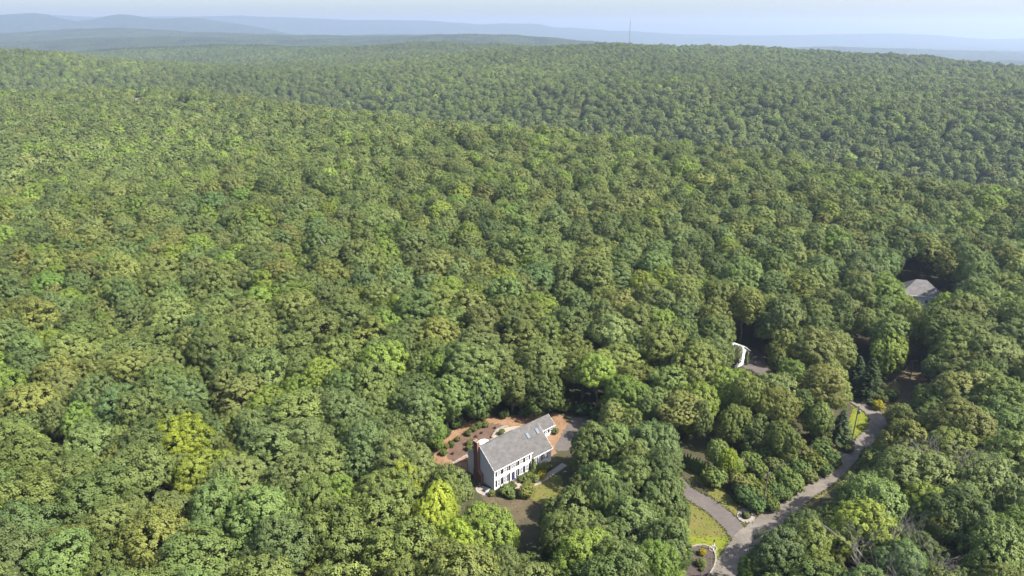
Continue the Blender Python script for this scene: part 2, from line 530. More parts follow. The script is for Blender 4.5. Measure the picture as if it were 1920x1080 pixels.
sheet('dry_lawn', [(1284, 934), (1312, 952), (1345, 978), (1371, 1003), (1374, 1010), (1340, 1012), (1290, 1006), (1262, 1000), (1262, 945)], 0.012, M['drylawn'], 'dry yellowish grass below the driveway', 'lawn', 9, 0.3, seed=4)
sheet('lawn', [(1260, 998), (1290, 1004), (1340, 1008), (1374, 1008), (1378, 1022), (1362, 1050), (1335, 1095), (1250, 1095)], 0.016, M['lawn'], 'bright green mown lawn at the corner of lane and driveway', 'lawn', 9, 0.3, seed=5)
sheet('lawn_strip', [(1262, 862), (1290, 885), (1318, 915), (1345, 940), (1382, 968), (1408, 986), (1428, 968), (1424, 952), (1380, 940), (1345, 905), (1310, 872), (1285, 856)], 0.012, M['drylawn'], 'shaded grass strip between driveway and thicket', 'lawn', 9, 0.3, seed=6)
sheet('verge_lawn', [crop2(*p) for p in [(1095, 130), (1150, 160), (1195, 205), (1200, 245), (1130, 325), (1070, 365), (1030, 345), (1050, 240), (1075, 150)]], 0.02, M['lawn'], 'bright green grass verge inside the bend of the lane', 'lawn', 9, 0.3, seed=7)
sheet('rough_verge', [crop2(*p) for p in [(1060, 60), (1120, 10), (1230, -20), (1330, 0), (1400, 40), (1360, 110), (1260, 130), (1190, 130), (1120, 95)]], 0.012, M['rough'], 'rough weedy garden ground above the bend of the lane', 'ground', 9, 0.5, seed=8)
sheet('road_shoulder', [crop2(*p) for p in [(960, 350), (1010, 330), (1080, 345), (1100, 370), (1040, 420), (990, 430)]], 0.014, M['straw'], 'sandy bare shoulder beside the lane', 'ground', 9, 0.3, seed=9)
sheet('pine_straw_yard', [crop1(*p) for p in [(40, 560), (130, 440), (250, 320), (430, 230), (620, 210), (820, 190), (1000, 170), (1120, 150), (1210, 175), (1300, 240), (1300, 330), (1240, 420), (1100, 600), (700, 620), (380, 700), (200, 680)]], 0.008, M['straw'], 'orange-brown pine straw ground behind the white house', 'ground', 12, 0.5, 10)
sheet('mulch_bed', [crop1(*p) for p in [(185, 560), (250, 440), (340, 340), (450, 285), (560, 262), (680, 275), (735, 295), (650, 330), (590, 410), (500, 480), (400, 545), (255, 610)]], 0.014, M['mulch'], 'sloping brown mulch bed planted with small shrubs', 'bed', 10, 0.22, 11)
sheet('patio', [crop1(*p) for p in [(640, 330), (735, 300), (860, 290), (880, 330), (700, 420), (560, 480), (440, 560), (390, 600), (380, 560), (500, 480), (590, 410)]], 0.018, M['concrete'], 'pale paved patio strip behind the house', 'patio', 4, 0.03, 12)
sheet('front_lawn', [crop1(*p) for p in [(960, 870), (1060, 800), (1150, 740), (1250, 760), (1230, 920), (1120, 980), (1000, 990), (950, 930)]], 0.012, M['drylawn'], 'small patch of front lawn beside the walk', 'lawn', 9, 0.25, 13)
sheet('front_bed', [crop1(*p) for p in [(520, 880), (620, 930), (760, 960), (960, 960), (980, 1040), (900, 1150), (760, 1200), (640, 1100), (520, 980)]], 0.009, M['soil'], 'bare brown soil in front of the house', 'ground', 9, 0.35, 14)
ribbon('front_walk', [crop1(*p) for p in [(840, 850), (900, 855), (975, 828), (1060, 785), (1130, 735), (1200, 690), (1270, 640)]], 1.5, 0.02, M['concrete'], 'pale concrete front walk below the foundation shrubs', 'path', 0.02, 15)
sheet('gravel_pad', [crop1(*p) for p in [(455, 840), (520, 840), (600, 890), (590, 930), (520, 925), (460, 890)]], 0.016, M['stone'], 'small pale gravel pad at the foot of the gable', 'ground', 4, 0.05, 16)
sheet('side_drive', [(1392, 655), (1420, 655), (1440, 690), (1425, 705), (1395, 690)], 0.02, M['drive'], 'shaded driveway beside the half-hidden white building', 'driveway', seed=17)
sheet('side_clearing', [(1690, 690), (1730, 690), (1740, 760), (1715, 790), (1690, 760)], 0.018, M['soil'], 'shaded clearing beside the leaning pole', 'ground', seed=18)
sheet('island_bed', [crop2(*p) for p in [(132, 1100), (140, 1000), (165, 925), (220, 912), (270, 925), (300, 960), (298, 1010), (270, 1075), (240, 1120)]], 0.022, M['dmulch'], 'dark mulch bed edged with pale stone in the lawn', 'bed', 5, 0.03, 19)

# ------------------------------------------------------------------ the white house
TH = math.radians(41.0)
P0 = at(*crop1(625, 890))
house = empty('colonial_house', P0, TH)
tag(house, 'white two-storey house with grey shingle roof and brick chimney in the clearing', 'house')
HL, HD, HE, HR, RV = 11.0, 9.5, 5.55, 9.35, 4.85
WL, WE, WR = 17.5, 3.75, 7.75
MB().extrude_x([(0, 0), (HD, 0), (HD, HE), (RV, HR - 0.12), (0, HE)], 0, HL).build('main_wall', M['siding'], house)
MB().extrude_x([(0.12, 0), (HD - 0.1, 0), (HD - 0.1, WE), (RV, WR - 0.12), (0.12, WE)], HL - 0.3, WL).build('wing_wall', M['siding'], house)
EU0, EU1, EV0, EV1, EE, ER = 16.2, 26.4, 8.3, 12.9, 2.55, 4.35
MB().extrude_x([(EV0, 0), (EV1, 0), (EV1, EE), ((EV0 + EV1) / 2, ER - 0.1), (EV0, EE)], EU0, EU1).build('ell_wall', M['siding'], house)
MB().box(-0.06, HL + 0.06, -0.06, HD + 0.06, 0, 0.35).build('foundation', M['concrete'], house)

def gable_roof(v0, v1, vr, ze, zr, u0, u1, name, oh=0.32, th=0.16):
    s0 = (zr - ze) / (vr - v0); s1 = (zr - ze) / (v1 - vr)
    prof = [(v0 - oh, ze - oh * s0), (vr, zr), (v1 + oh, ze - oh * s1), (v1 + oh, ze - oh * s1 + th), (vr, zr + th * 1.25), (v0 - oh, ze - oh * s0 + th)]
    r = MB().extrude_x(prof, u0, u1).build(name, M['roof'], house)
    MB().box(u0 + 0.03, u1 - 0.03, v0 - oh - 0.12, v0 - oh - 0.005, ze - oh * s0 - 0.03, ze - oh * s0 + 0.11).build('gutter', M['trim'], r)
    fz = 0.10
    for uu in ((u0 - 0.045,) if name == 'main_roof' else (u1 + 0.005,)):
        pr = [(v0 - oh, ze - oh * s0 - fz), (vr, zr - fz), (v1 + oh, ze - oh * s1 - fz), (v1 + oh, ze - oh * s1 + th * 0.8), (vr, zr + th), (v0 - oh, ze - oh * s0 + th * 0.8)]
        MB().extrude_x(pr, uu, uu + 0.04).build('rake_board', M['trim'], r)
    return r
gable_roof(0, HD, RV, HE, HR, -0.22, HL + 0.22, 'main_roof')
wroof = gable_roof(0.12, HD - 0.1, RV, WE, WR, HL + 0.27, WL + 0.25, 'wing_roof')
gable_roof(EV0, EV1, (EV0 + EV1) / 2, EE, ER, EU0 + 0.1, EU1 + 0.25, 'ell_roof', 0.3, 0.14)

def on_slope(u, v, w, l, name):
    s = (WR - WE) / (RV - 0.12)
    a = math.atan(s)
    z = WE + (v - 0.12) * s + 0.16 * 1.1
    f = MB().box(-w / 2, w / 2, -l / 2, l / 2, -0.05, 0.14).build(name, M['dark'], house)
    f.location = (u, v, z); f.rotation_euler = (a, 0, 0)
    g = MB().box(-w / 2 + 0.09, w / 2 - 0.09, -l / 2 + 0.09, l / 2 - 0.09, 0.141, 0.16).build('pane', M['skyglass'], f)
on_slope(13.3, 3.75, 0.9, 1.5, 'skylight')
on_slope(16.3, 3.75, 0.9, 1.5, 'skylight')

def window(u, z, w, h, v=-0.0, shut=True, cols=3, rows=4, ax='x'):
    """a sash window on the facade; u and z are its centre"""
    fr = MB()
    t = 0.09
    fr.box(-w / 2 - t, w / 2 + t, -0.07, 0, h / 2, h / 2 + t + 0.03).box(-w / 2 - t, w / 2 + t, -0.09, 0, -h / 2 - t, -h / 2)
    fr.box(-w / 2 - t, -w / 2, -0.068, 0, -h / 2, h / 2).box(w / 2, w / 2 + t, -0.068, 0, -h / 2, h / 2)
    o = fr.build('window', M['trim'], house)
    o.location = (u, v - 0.004, z)
    MB().box(-w / 2, w / 2, -0.025, -0.005, -h / 2, h / 2).build('pane', M['glass'], o)
    mu = MB()
    for i in range(1, cols):
        x = -w / 2 + w * i / cols
        mu.box(x - 0.018, x + 0.018, -0.045, -0.026, -h / 2, h / 2)
    for j in range(1, rows):
        zz = -h / 2 + h * j / rows
        hw = 0.035 if j * 2 == rows else 0.018
        mu.box(-w / 2, w / 2, -0.047, -0.0265, zz - hw, zz + hw)
    mu.build('muntin', M['trim'], o)
    if shut:
        for sgn in (-1, 1):
            sh = MB()
            x = sgn * (w / 2 + t + 0.24)
            sh.box(x - 0.21, x + 0.21, -0.05, 0, -h / 2 - 0.05, h / 2 + 0.08)
            for q in range(9):
                zq = -h / 2 + 0.08 + q * (h - 0.1) / 9
                sh.box(x - 0.15, x + 0.15, -0.065, -0.051, zq, zq + h / 13)
            s = sh.build('shutter', M['shutter'], house)
            s.location = (u, v - 0.004, z)
    return o
for u in (1.25, 3.1, 7.85, 9.65):
    window(u, 4.45, 0.84, 1.42)
    window(u, 1.78, 0.84, 1.6)
window(5.5, 4.42, 1.45, 1.5, cols=4)
for u in (12.25, 15.35):
    window(u, 2.35, 0.9, 1.55, v=0.12)
# front door with white surround, side lights and lanterns
d = MB().box(-0.52, 0.52, -0.05, 0, 0, 2.15).build('front_door', M['door'], house); d.location = (5.45, -0.004, 0.5)
MB().box(-0.3, 0.3, -0.065, -0.051, 1.15, 1.9).build('door_light', M['glass'], d)
MB().box(0.36, 0.44, -0.1, -0.051, 0.95, 1.1).build('handle', M['metal'], d)
su = MB().box(-0.85, -0.53, -0.04, 0, 0, 2.2).box(0.53, 0.85, -0.04, 0, 0, 2.2).box(-0.95, 0.95, -0.1, 0, 2.2, 2.5).build('door_surround', M['trim'], house); su.location = (5.45, -0.003, 0.5)
for sgn in (-1, 1):
    o = MB().box(-0.2, 0.2, -0.05, 0, 0.1, 2.3).build('shutter', M['shutter'], house); o.location = (5.45 + sgn * 1.08, -0.004, 0.5)
    o = MB().lathe([(0.03, -0.02), (0.09, 0.05), (0.1, 0.25), (0.02, 0.36)], 6).build('wall_lantern', M['dark'], house); o.location = (5.45 + sgn * 1.65, -0.12, 2.45)
for (u, v) in ((3.2, 6.4), (8.1, 6.1)):
    MB().lathe([(0.06, HR - 2.2), (0.06, HR - 0.6), (0.05, HR - 0.58)], 8, u, v).build('vent_pipe', M['trim'], house)
MB().box(1.5, HL - 1.5, RV - 0.16, RV + 0.16, HR + 0.15, HR + 0.27).build('ridge_vent', M['roof'], house)
# corner boards and the downspout
for (u0, u1, v0, v1, z1) in ((-0.03, 0.13, -0.03, 0.1, HE - 0.3), (HL - 0.13, HL + 0.03, -0.03, 0.1, HE - 0.3), (WL - 0.13, WL + 0.03, 0.09, 0.2, WE - 0.3)):
    MB().box(u0, u1, v0, v1, 0.36, z1).build('corner_board', M['trim'], house)
MB().tube([(WL - 0.4, 0.02, 0.3), (WL - 0.4, 0.02, WE - 0.4)], [0.05, 0.05], 6).build('downspout', M['trim'], house)
# ell openings
for u in (23.8, 25.4):
    window(u, 1.45, 0.7, 1.0, v=EV0, shut=True, cols=2, rows=2)
# chimney on the gable: wide base, shoulders, narrow shaft, cap
ch = MB()
ch.extrude_x([(3.9, 0), (6.7, 0), (6.7, 2.5), (6.45, 3.0), (6.45, 10.3), (5.05, 10.3), (5.05, 3.0), (3.9, 2.4)], -0.72, -0.002)
chim = ch.build('chimney', M['brick'], house)
MB().box(-0.80, 0.08, 4.97, 6.53, 10.3, 10.46).build('chimney_cap', M['concrete'], chim)
MB().lathe([(0.16, 10.46), (0.15, 10.85), (0.12, 10.86), (0.12, 10.6)], 10, -0.36, 5.4).build('flue', M['terra'], chim)
MB().lathe([(0.16, 10.46), (0.15, 10.8), (0.12, 10.81), (0.12, 10.6)], 10, -0.36, 6.1).build('flue', M['terra'], chim)
# front steps, with the lower two flaring out
st = MB()
for i in range(4):
    st.box(5.45 - 1.1 - 0.12 * i, 5.45 + 1.1 + 0.12 * i, -1.1 - 0.42 * i, -0.9 - 0.42 * i if i else -0.02, 0, 0.46 - 0.115 * i)
for i in range(4):
    pass
stp = empty('front_steps', house.matrix_basis @ Vector((5.45, 0, 0)), TH)
tag(stp, 'pale stone steps leading up to the blue front door', 'steps')
for i in range(4):
    w = 1.1 + 0.12 * i
    MB().box(-w, w, -1.2 - 0.42 * i, -0.07 if i == 0 else -0.78 - 0.42 * i, 0.0, 0.46 - 0.115 * i).build('step', M['concrete'], stp)

def hp(u, v, z=0):
    c, s = math.cos(TH), math.sin(TH)
    return Vector((P0.x + u * c - v * s, P0.y + u * s + v * c, z))

# patio umbrella behind the house
um = empty('patio_umbrella', hp(8.4, 14.2)); tag(um, 'open white patio umbrella behind the chimney', 'umbrella')
MB().lathe([(0.35, 0), (0.35, 0.08), (0.06, 0.12)], 10).build('base', M['dark'], um)
MB().tube([(0, 0, 0.1), (0, 0, 2.55)], [0.03, 0.03], 6).build('pole', M['metal'], um)
cn = MB()
vs = [(0, 0, 2.75)] + [(1.45 * math.cos(k * PI / 4), 1.45 * math.sin(k * PI / 4), 2.15) for k in range(8)] + [(1.47 * math.cos(k * PI / 4), 1.47 * math.sin(k * PI / 4), 1.98) for k in range(8)]
cn.add(vs, [(0, 1 + k, 1 + (k + 1) % 8) for k in range(8)] + [(1 + k, 9 + k, 9 + (k + 1) % 8, 1 + (k + 1) % 8) for k in range(8)])
cn.build('canopy', M['canvas'], um)
for k in range(8):
    MB().tube([(0, 0, 2.70), (1.4 * math.cos(k * PI / 4), 1.4 * math.sin(k * PI / 4), 2.12)], [0.015, 0.012], 4).build('rib', M['metal'], um)

# retaining wall of stones along the bed (one piece of wall, stones as parts)
def stone_wall(name, pxs, h, label, cat, sl=0.75, th=0.4, mat='stone', seed=3):
    rg = random.Random(seed)
    pts = smooth_poly([at(*p)[:2] for p in pxs], 8, 0, 1, closed=False)
    root = empty(name, (pts[0][0], pts[0][1], 0)); tag(root, label, cat)
    seg, acc = [], 0.0
    d = [0]
    for i in range(1, len(pts)):
        d.append(d[-1] + math.dist(pts[i], pts[i - 1]))
    base = None
    s = 0.0
    while s < d[-1] - sl * 0.3:
        x = float(np.interp(s + sl / 2, d, [p[0] for p in pts])); y = float(np.interp(s + sl / 2, d, [p[1] for p in pts]))
        x2 = float(np.interp(s + sl / 2 + 0.1, d, [p[0] for p in pts])); y2 = float(np.interp(s + sl / 2 + 0.1, d, [p[1] for p in pts]))
        rz = math.atan2(y2 - y, x2 - x)
        if base is None:
            l, t, k = sl * 0.48, th / 2, 0.04
            base = MB().add([(-l, -t, 0), (l, -t, 0), (l, t, 0), (-l, t, 0), (-l, -t, 1 - k), (l, -t, 1 - k), (l, t, 1 - k), (-l, t, 1 - k), (-l + k, -t + k, 1), (l - k, -t + k, 1), (l - k, t - k, 1), (-l + k, t - k, 1)],
                            [(0, 1, 5, 4), (1, 2, 6, 5), (2, 3, 7, 6), (3, 0, 4, 7), (4, 5, 9, 8), (5, 6, 10, 9), (6, 7, 11, 10), (7, 4, 8, 11), (8, 9, 10, 11)]).mesh('stone', M[mat])
        o = link('stone', base, root, (x - pts[0][0], y - pts[0][1], 0.0))
        o.rotation_euler = (0, 0, rz + rg.uniform(-0.06, 0.06)); o.scale = (rg.uniform(0.9, 1.02), rg.uniform(0.85, 1.15), h * rg.uniform(0.85, 1.12))
        s += sl
    return root
stone_wall('retaining_wall', [crop1(*p) for p in [(240, 655), (300, 615), (380, 570)]], 0.75, 'pale stone retaining wall running into the gable end', 'wall', 0.8)
stone_wall('retaining_wall', [crop1(*p) for p in [(600, 405), (622, 368), (650, 335), (700, 312), (745, 300)]], 0.6, 'curved pale stone edging between mulch bed and patio', 'wall', 0.7)
stone_wall('bed_edging', [crop2(*p) for p in [(165, 918), (220, 906), (265, 915), (298, 945), (306, 985), (296, 1030), (262, 1085)]], 0.22, 'pale curved stone edging round the dark mulch bed', 'edging', 0.62, 0.32, seed=5)
ring = [crop2(478 + 40 * math.cos(a), 742 + 32 * math.sin(a)) for a in np.linspace(0.2, 0.2 + 2 * PI, 13)]
stone_wall('paver_ring', ring, 0.2, 'ring of pale pavers round a small planting beside the driveway', 'edging', 0.7, 0.85, seed=6)
sheet('ring_bed', [crop2(478 + 26 * math.cos(a), 742 + 20 * math.sin(a)) for a in np.linspace(0, 2 * PI, 10)[:-1]], 0.03, M['dmulch'], 'dark soil inside the paver ring', 'bed', 3, 0.02, 21)
stone_wall('lamp_ring', [crop2(291 + 20 * math.cos(a), 928 + 14 * math.sin(a)) for a in np.linspace(0, 2 * PI, 10)], 0.16, 'small stone ring round the foot of the lamp post', 'edging', 0.45, 0.25, seed=7)
# terracotta step at the end of the wall
o = empty('brick_planter', at(*crop1(345, 608)), math.radians(24)); tag(o, 'low orange brick planter beside the retaining wall', 'planter')
MB().box(-1.1, 1.1, -0.35, -0.2, 0, 0.42).box(-1.1, 1.1, 0.2, 0.35, 0, 0.42).box(-1.1, -0.95, -0.199, 0.199, 0, 0.42).box(0.95, 1.1, -0.199, 0.199, 0, 0.42).build('brick_surround', M['terra'], o)
MB().box(-0.948, 0.948, -0.198, 0.198, 0, 0.36).build('soil', M['straw'], o)

# condenser unit, cover and bin on the gravel pad
def condenser(loc):
    o = empty('air_conditioner', loc, TH); tag(o, 'dark round air conditioner unit at the foot of the chimney', 'air conditioner')
    MB().box(-0.5, 0.5, -0.5, 0.5, 0, 0.08).build('base', M['concrete'], o)
    MB().lathe([(0.42, 0.08), (0.44, 0.12), (0.44, 0.85), (0.40, 0.9)], 16).build('housing', M['dark'], o)
    g = MB()
    for k in range(8):
        g.tube([(0, 0, 0.93), (0.4 * math.cos(k * PI / 4), 0.4 * math.sin(k * PI / 4), 0.9)], [0.015, 0.015], 4)
    g.build('fan_guard', M['metal'], o)
condenser(at(*crop1(487, 848)))
o = empty('storage_box', at(*crop1(555, 880)), TH); tag(o, 'low blue-grey lidded box beside the gable corner', 'box')
MB().box(-0.75, 0.75, -0.4, 0.4, 0.0, 0.5).build('body', M['blue'], o)
MB().box(-0.79, 0.79, -0.44, 0.44, 0.5, 0.58).build('lid', M['dark'], o)

# ------------------------------------------------------------------ lamp post, poles, wires
o = empty('lamp_post', at(*crop2(291, 935))); tag(o, 'white lamp post standing in the lawn by the mulch bed', 'lamp post')
MB().lathe([(0.16, 0), (0.16, 0.3), (0.09, 0.4), (0.07, 1.9), (0.1, 1.95)], 8).build('post', M['white'], o)
MB().box(-0.3, 0.3, -0.04, 0.04, 1.2, 1.28).build('crossbar', M['white'], o)
MB().lathe([(0.1, 1.96), (0.17, 2.3), (0.2, 2.32), (0.03, 2.55)], 6).build('lantern', M['dark'], o)

POLES = []
def utility_pole(name, loc, h, lean, label, arm=True, can=True, rz=0.6):
    o = empty(name, loc, rz); tag(o, label, 'utility pole', 'utility poles along the lane')
    top = Vector((lean[0], lean[1], h))
    MB().tube([(0, 0, 0), top * 0.5, top], [0.17, 0.145, 0.115], 8).build('pole', M['pole'], o)
    if arm:
        MB().box(-1.1, 1.1, -0.06, 0.06, -0.08, 0.06).build('crossarm', M['pole'], o).location = top - Vector((0, -0.16, 0.45))
        for x in (-0.95, -0.35, 0.35, 0.95):
            MB().lathe([(0.03, 0), (0.06, 0.06), (0.05, 0.16), (0.02, 0.2)], 6).build('insulator', M['stone'], o).location = top + Vector((x, 0.16, -0.38))
    if can:
        MB().lathe([(0.2, 0), (0.26, 0.05), (0.26, 0.85), (0.2, 0.93), (0.05, 0.96)], 12).build('transformer', M['metal'], o).location = top * 0.86 + Vector((0, -0.42, -0.5))
        MB().box(-0.05, 0.05, -0.25, -0.1, -0.3, 0.2).build('bracket', M['metal'], o).location = top * 0.86
    POLES.append((o, Vector(loc) + Matrix.Rotation(rz, 3, 'Z') @ (top - Vector((0, 0, 0.5)))))
    return o
def pole_h(base, topy):
    """height of an upright whose foot and top rows in the photograph are known"""
    b = at(*base)
    lo, hi = 1.0, 30.0
    for _ in range(40):
        m = (lo + hi) / 2
        if proj(b.x, b.y, m)[1] > topy: lo = m
        else: hi = m
    return b, lo
b, h = pole_h(crop2(565, 725), 720 + 500 / 3); utility_pole('utility_pole', b, h, (0.1, 0), 'slim wooden utility pole beside the paver ring, in front of the thicket', True, False)
b, h = pole_h(crop2(1070, 328), 720 + 125 / 3); utility_pole('utility_pole', b, h, (0.0, 0), 'utility pole with a grey transformer on the bright green verge', False, True)
b, h = pole_h((1703, 722), 678); utility_pole('utility_pole', b, h + 0.5, (0.1, 0), 'weathered utility pole with crossarm in the gap above the garden', True, False, 0.3)
def wire(a, c, sag, label):
    pts = [a.lerp(c, t) - Vector((0, 0, sag * 4 * t * (1 - t))) for t in np.linspace(0, 1, 13)]
    org = pts[0].copy()
    o = MB().tube([p - org for p in pts], [0.03] * 13, 4).build('power_line', M['dark']); o.location = org
    tag(o, label, 'cable')
wire(POLES[0][1], POLES[1][1], 0.7, 'sagging dark cable between ring-side pole and verge pole')
wire(POLES[1][1], POLES[2][1], 0.7, 'sagging dark cable from the verge pole up to the garden pole')

# ------------------------------------------------------------------ neighbouring buildings
def hip_block(root, x0, x1, y0, y1, ze, zr, mat, oh=0.5, rl=None):
    w = (y1 - y0) / 2
    MB().box(x0, x1, y0, y1, 0, ze).build('wall', M['siding'], root)
    X0, X1, Y0, Y1 = x0 - oh, x1 + oh, y0 - oh, y1 + oh
    ym = (Y0 + Y1) / 2
    i = (Y1 - Y0) / 2
    t = 0.14
    vs = [(X0, Y0, ze), (X1, Y0, ze), (X1, Y1, ze), (X0, Y1, ze), (X0, Y0, ze + t), (X1, Y0, ze + t), (X1, Y1, ze + t), (X0, Y1, ze + t), (X0 + i, ym, zr), (X1 - i, ym, zr)]
    r = MB().add(vs, [(3, 2, 1, 0), (0, 1, 5, 4), (1, 2, 6, 5), (2, 3, 7, 6), (3, 0, 4, 7), (4, 5, 9, 8), (5, 6, 9), (6, 7, 8, 9), (7, 4, 8)]).build('roof', M[mat], root)
    MB().box(X0 + 0.02, X1 - 0.02, Y0 - 0.12, Y0 - 0.004, ze - 0.02, ze + 0.12).build('gutter', M['trim'], r)
hb = empty('hip_roof_house', at(1730, 575, 0), math.radians(-18)); tag(hb, 'grey hip-roofed house half hidden by trees on the slope', 'house')
hip_block(hb, -8.0, 5.5, -1, 9, 4.4, 9.2, 'roof2')
hip_block(hb, -17, -7.0, 1.5, 8.5, 4.2, 7.4, 'roof2')
for x in (-2.6, 0.6, 3.6):
    for z in (2.4,):
        w_ = MB().box(x - 0.55, x + 0.55, -1.06, -1.003, z - 0.7, z + 0.7).build('window', M['trim'], hb)
        MB().box(x - 0.46, x + 0.46, -1.08, -1.061, z - 0.6, z + 0.6).build('pane', M['glass'], w_)
wb = empty('white_garage', at(1366, 676, 0), math.radians(-50)); tag(wb, 'white building almost hidden behind pale leaves', 'garage')
MB().extrude_x([(-3.5, 0), (3.5, 0), (3.5, 4.0), (0, 6.4), (-3.5, 4.0)], -4.5, 4.5).build('wall', M['siding'], wb)
MB().extrude_x([(-4, 3.7), (0, 6.45), (4, 3.7), (4, 3.86), (0, 6.65), (-4, 3.86)], -4.8, 4.8).build('roof', M['siding'], wb)
g_ = MB().box(4.502, 4.56, -1.6, 1.6, 0.05, 2.6).build('garage_door', M['trim'], wb)
for i in range(4):
    MB().box(4.562, 4.58, -1.5, 1.5, 0.12 + i * 0.62, 0.12 + i * 0.62 + 0.56).build('panel', M['white'], g_)

FAR_GAPS = []
def far_house(px, py, dist, rz, label, rc):
    x = (px - CXP) / FPX * CP * dist
    g = float(ground(x, dist))
    o = empty('distant_house', (x, dist, g), rz); tag(o, label, 'house', 'roofs glimpsed far off in the forest')
    MB().extrude_x([(-5, 0), (5, 0), (5, 6.5), (0, 10), (-5, 6.5)], -8, 8).build('wall', M['siding'], o)
    MB().extrude_x([(-5.6, 6.1), (0, 10.1), (5.6, 6.1), (5.6, 6.4), (0, 10.5), (-5.6, 6.4)], -8.5, 8.5).build('roof', M[rc], o)
    FAR_GAPS.append((x, dist))
far_house(240, 150, 860, 0.4, 'pale roof glimpsed in the left valley of the far forest', 'roof2')
far_house(318, 158, 800, 1.0, 'second pale roof in the left valley, nearer the middle', 'roof2')

# ------------------------------------------------------------------ communications tower on the ridge
tx_, ty_ = (1181 - CXP) / FPX * CP * 1760, 1760.0
tz_ = float(ground(tx_, ty_))
tw = empty('radio_tower', (tx_, ty_, tz_)); tag(tw, 'tall thin grey lattice radio tower on the forested ridge', 'tower')
TZ = CAM_H + (HORIZON - 39) * 1760 / FPX - tz_
legs = [(0.9 * math.cos(a), 0.9 * math.sin(a)) for a in (PI / 2, PI / 2 + 2 * PI / 3, PI / 2 + 4 * PI / 3)]
for l in legs:
    MB().tube([(l[0] * 1.5, l[1] * 1.5, 0), (l[0] * 0.7, l[1] * 0.7, TZ)], [0.22, 0.14], 5).build('leg', M['galv'], tw)
br_ = MB()
nb = 26
for i in range(nb):
    z0, z1 = TZ * i / nb, TZ * (i + 1) / nb
    s0, s1 = 1.5 - 0.8 * i / nb, 1.5 - 0.8 * (i + 1) / nb
    for k in range(3):
        a, c = legs[k], legs[(k + 1) % 3]
        br_.tube([(a[0] * s0, a[1] * s0, z0), (c[0] * s1, c[1] * s1, z1)], [0.08, 0.08], 4, False)
        br_.tube([(c[0] * s1, c[1] * s1, z1), (a[0] * s1, a[1] * s1, z1)], [0.07, 0.07], 4, False)
br_.build('bracing', M['galv'], tw)
for k in range(3):
    a = k * 2 * PI / 3 + 0.3
    o = MB().box(-0.3, 0.3, -0.2, 0.2, -1.4, 1.4).build('antenna_panel', M['white'], tw); o.location = (2.2 * math.cos(a), 2.2 * math.sin(a), TZ - 2); o.rotation_euler = (0, 0, a)
MB().lathe([(2.3, TZ - 0.9), (2.3, TZ - 0.7)], 6).build('antenna_platform', M['galv'], tw)
MB().tube([(0, 0, TZ - 0.7), (0, 0, TZ + 3.5)], [0.12, 0.06], 5).build('lightning_rod', M['galv'], tw)

# ------------------------------------------------------------------ foliage meshes
def unit(a):
    return a / np.maximum(np.linalg.norm(a, axis=-1, keepdims=True), 1e-9)

def leaf_cards(p, n, size, rng):
    """diamond-shaped leaf sprays at p facing n"""
    k = len(p)
    r = unit(rng.normal(size=(k, 3)))
    a = unit(np.cross(n, r)); b = np.cross(n, a)
    s = size[:, None]
    fold = n * s * 0.16
    q = np.stack([p - a * s * 0.62 - fold, p - b * s * 0.40, p + a * s * 0.62 - fold, p + b * s * 0.40], 1)
    return q.reshape(-1, 3), np.arange(4 * k).reshape(k, 4)

def fib(n, rng):
    i = np.arange(n) + 0.5
    ph = np.arccos(1 - 2 * i / n); th = PI * (1 + 5 ** 0.5) * i + rng.rand() * 6
    return np.stack([np.cos(th) * np.sin(ph), np.sin(th) * np.sin(ph), np.cos(ph)], -1)

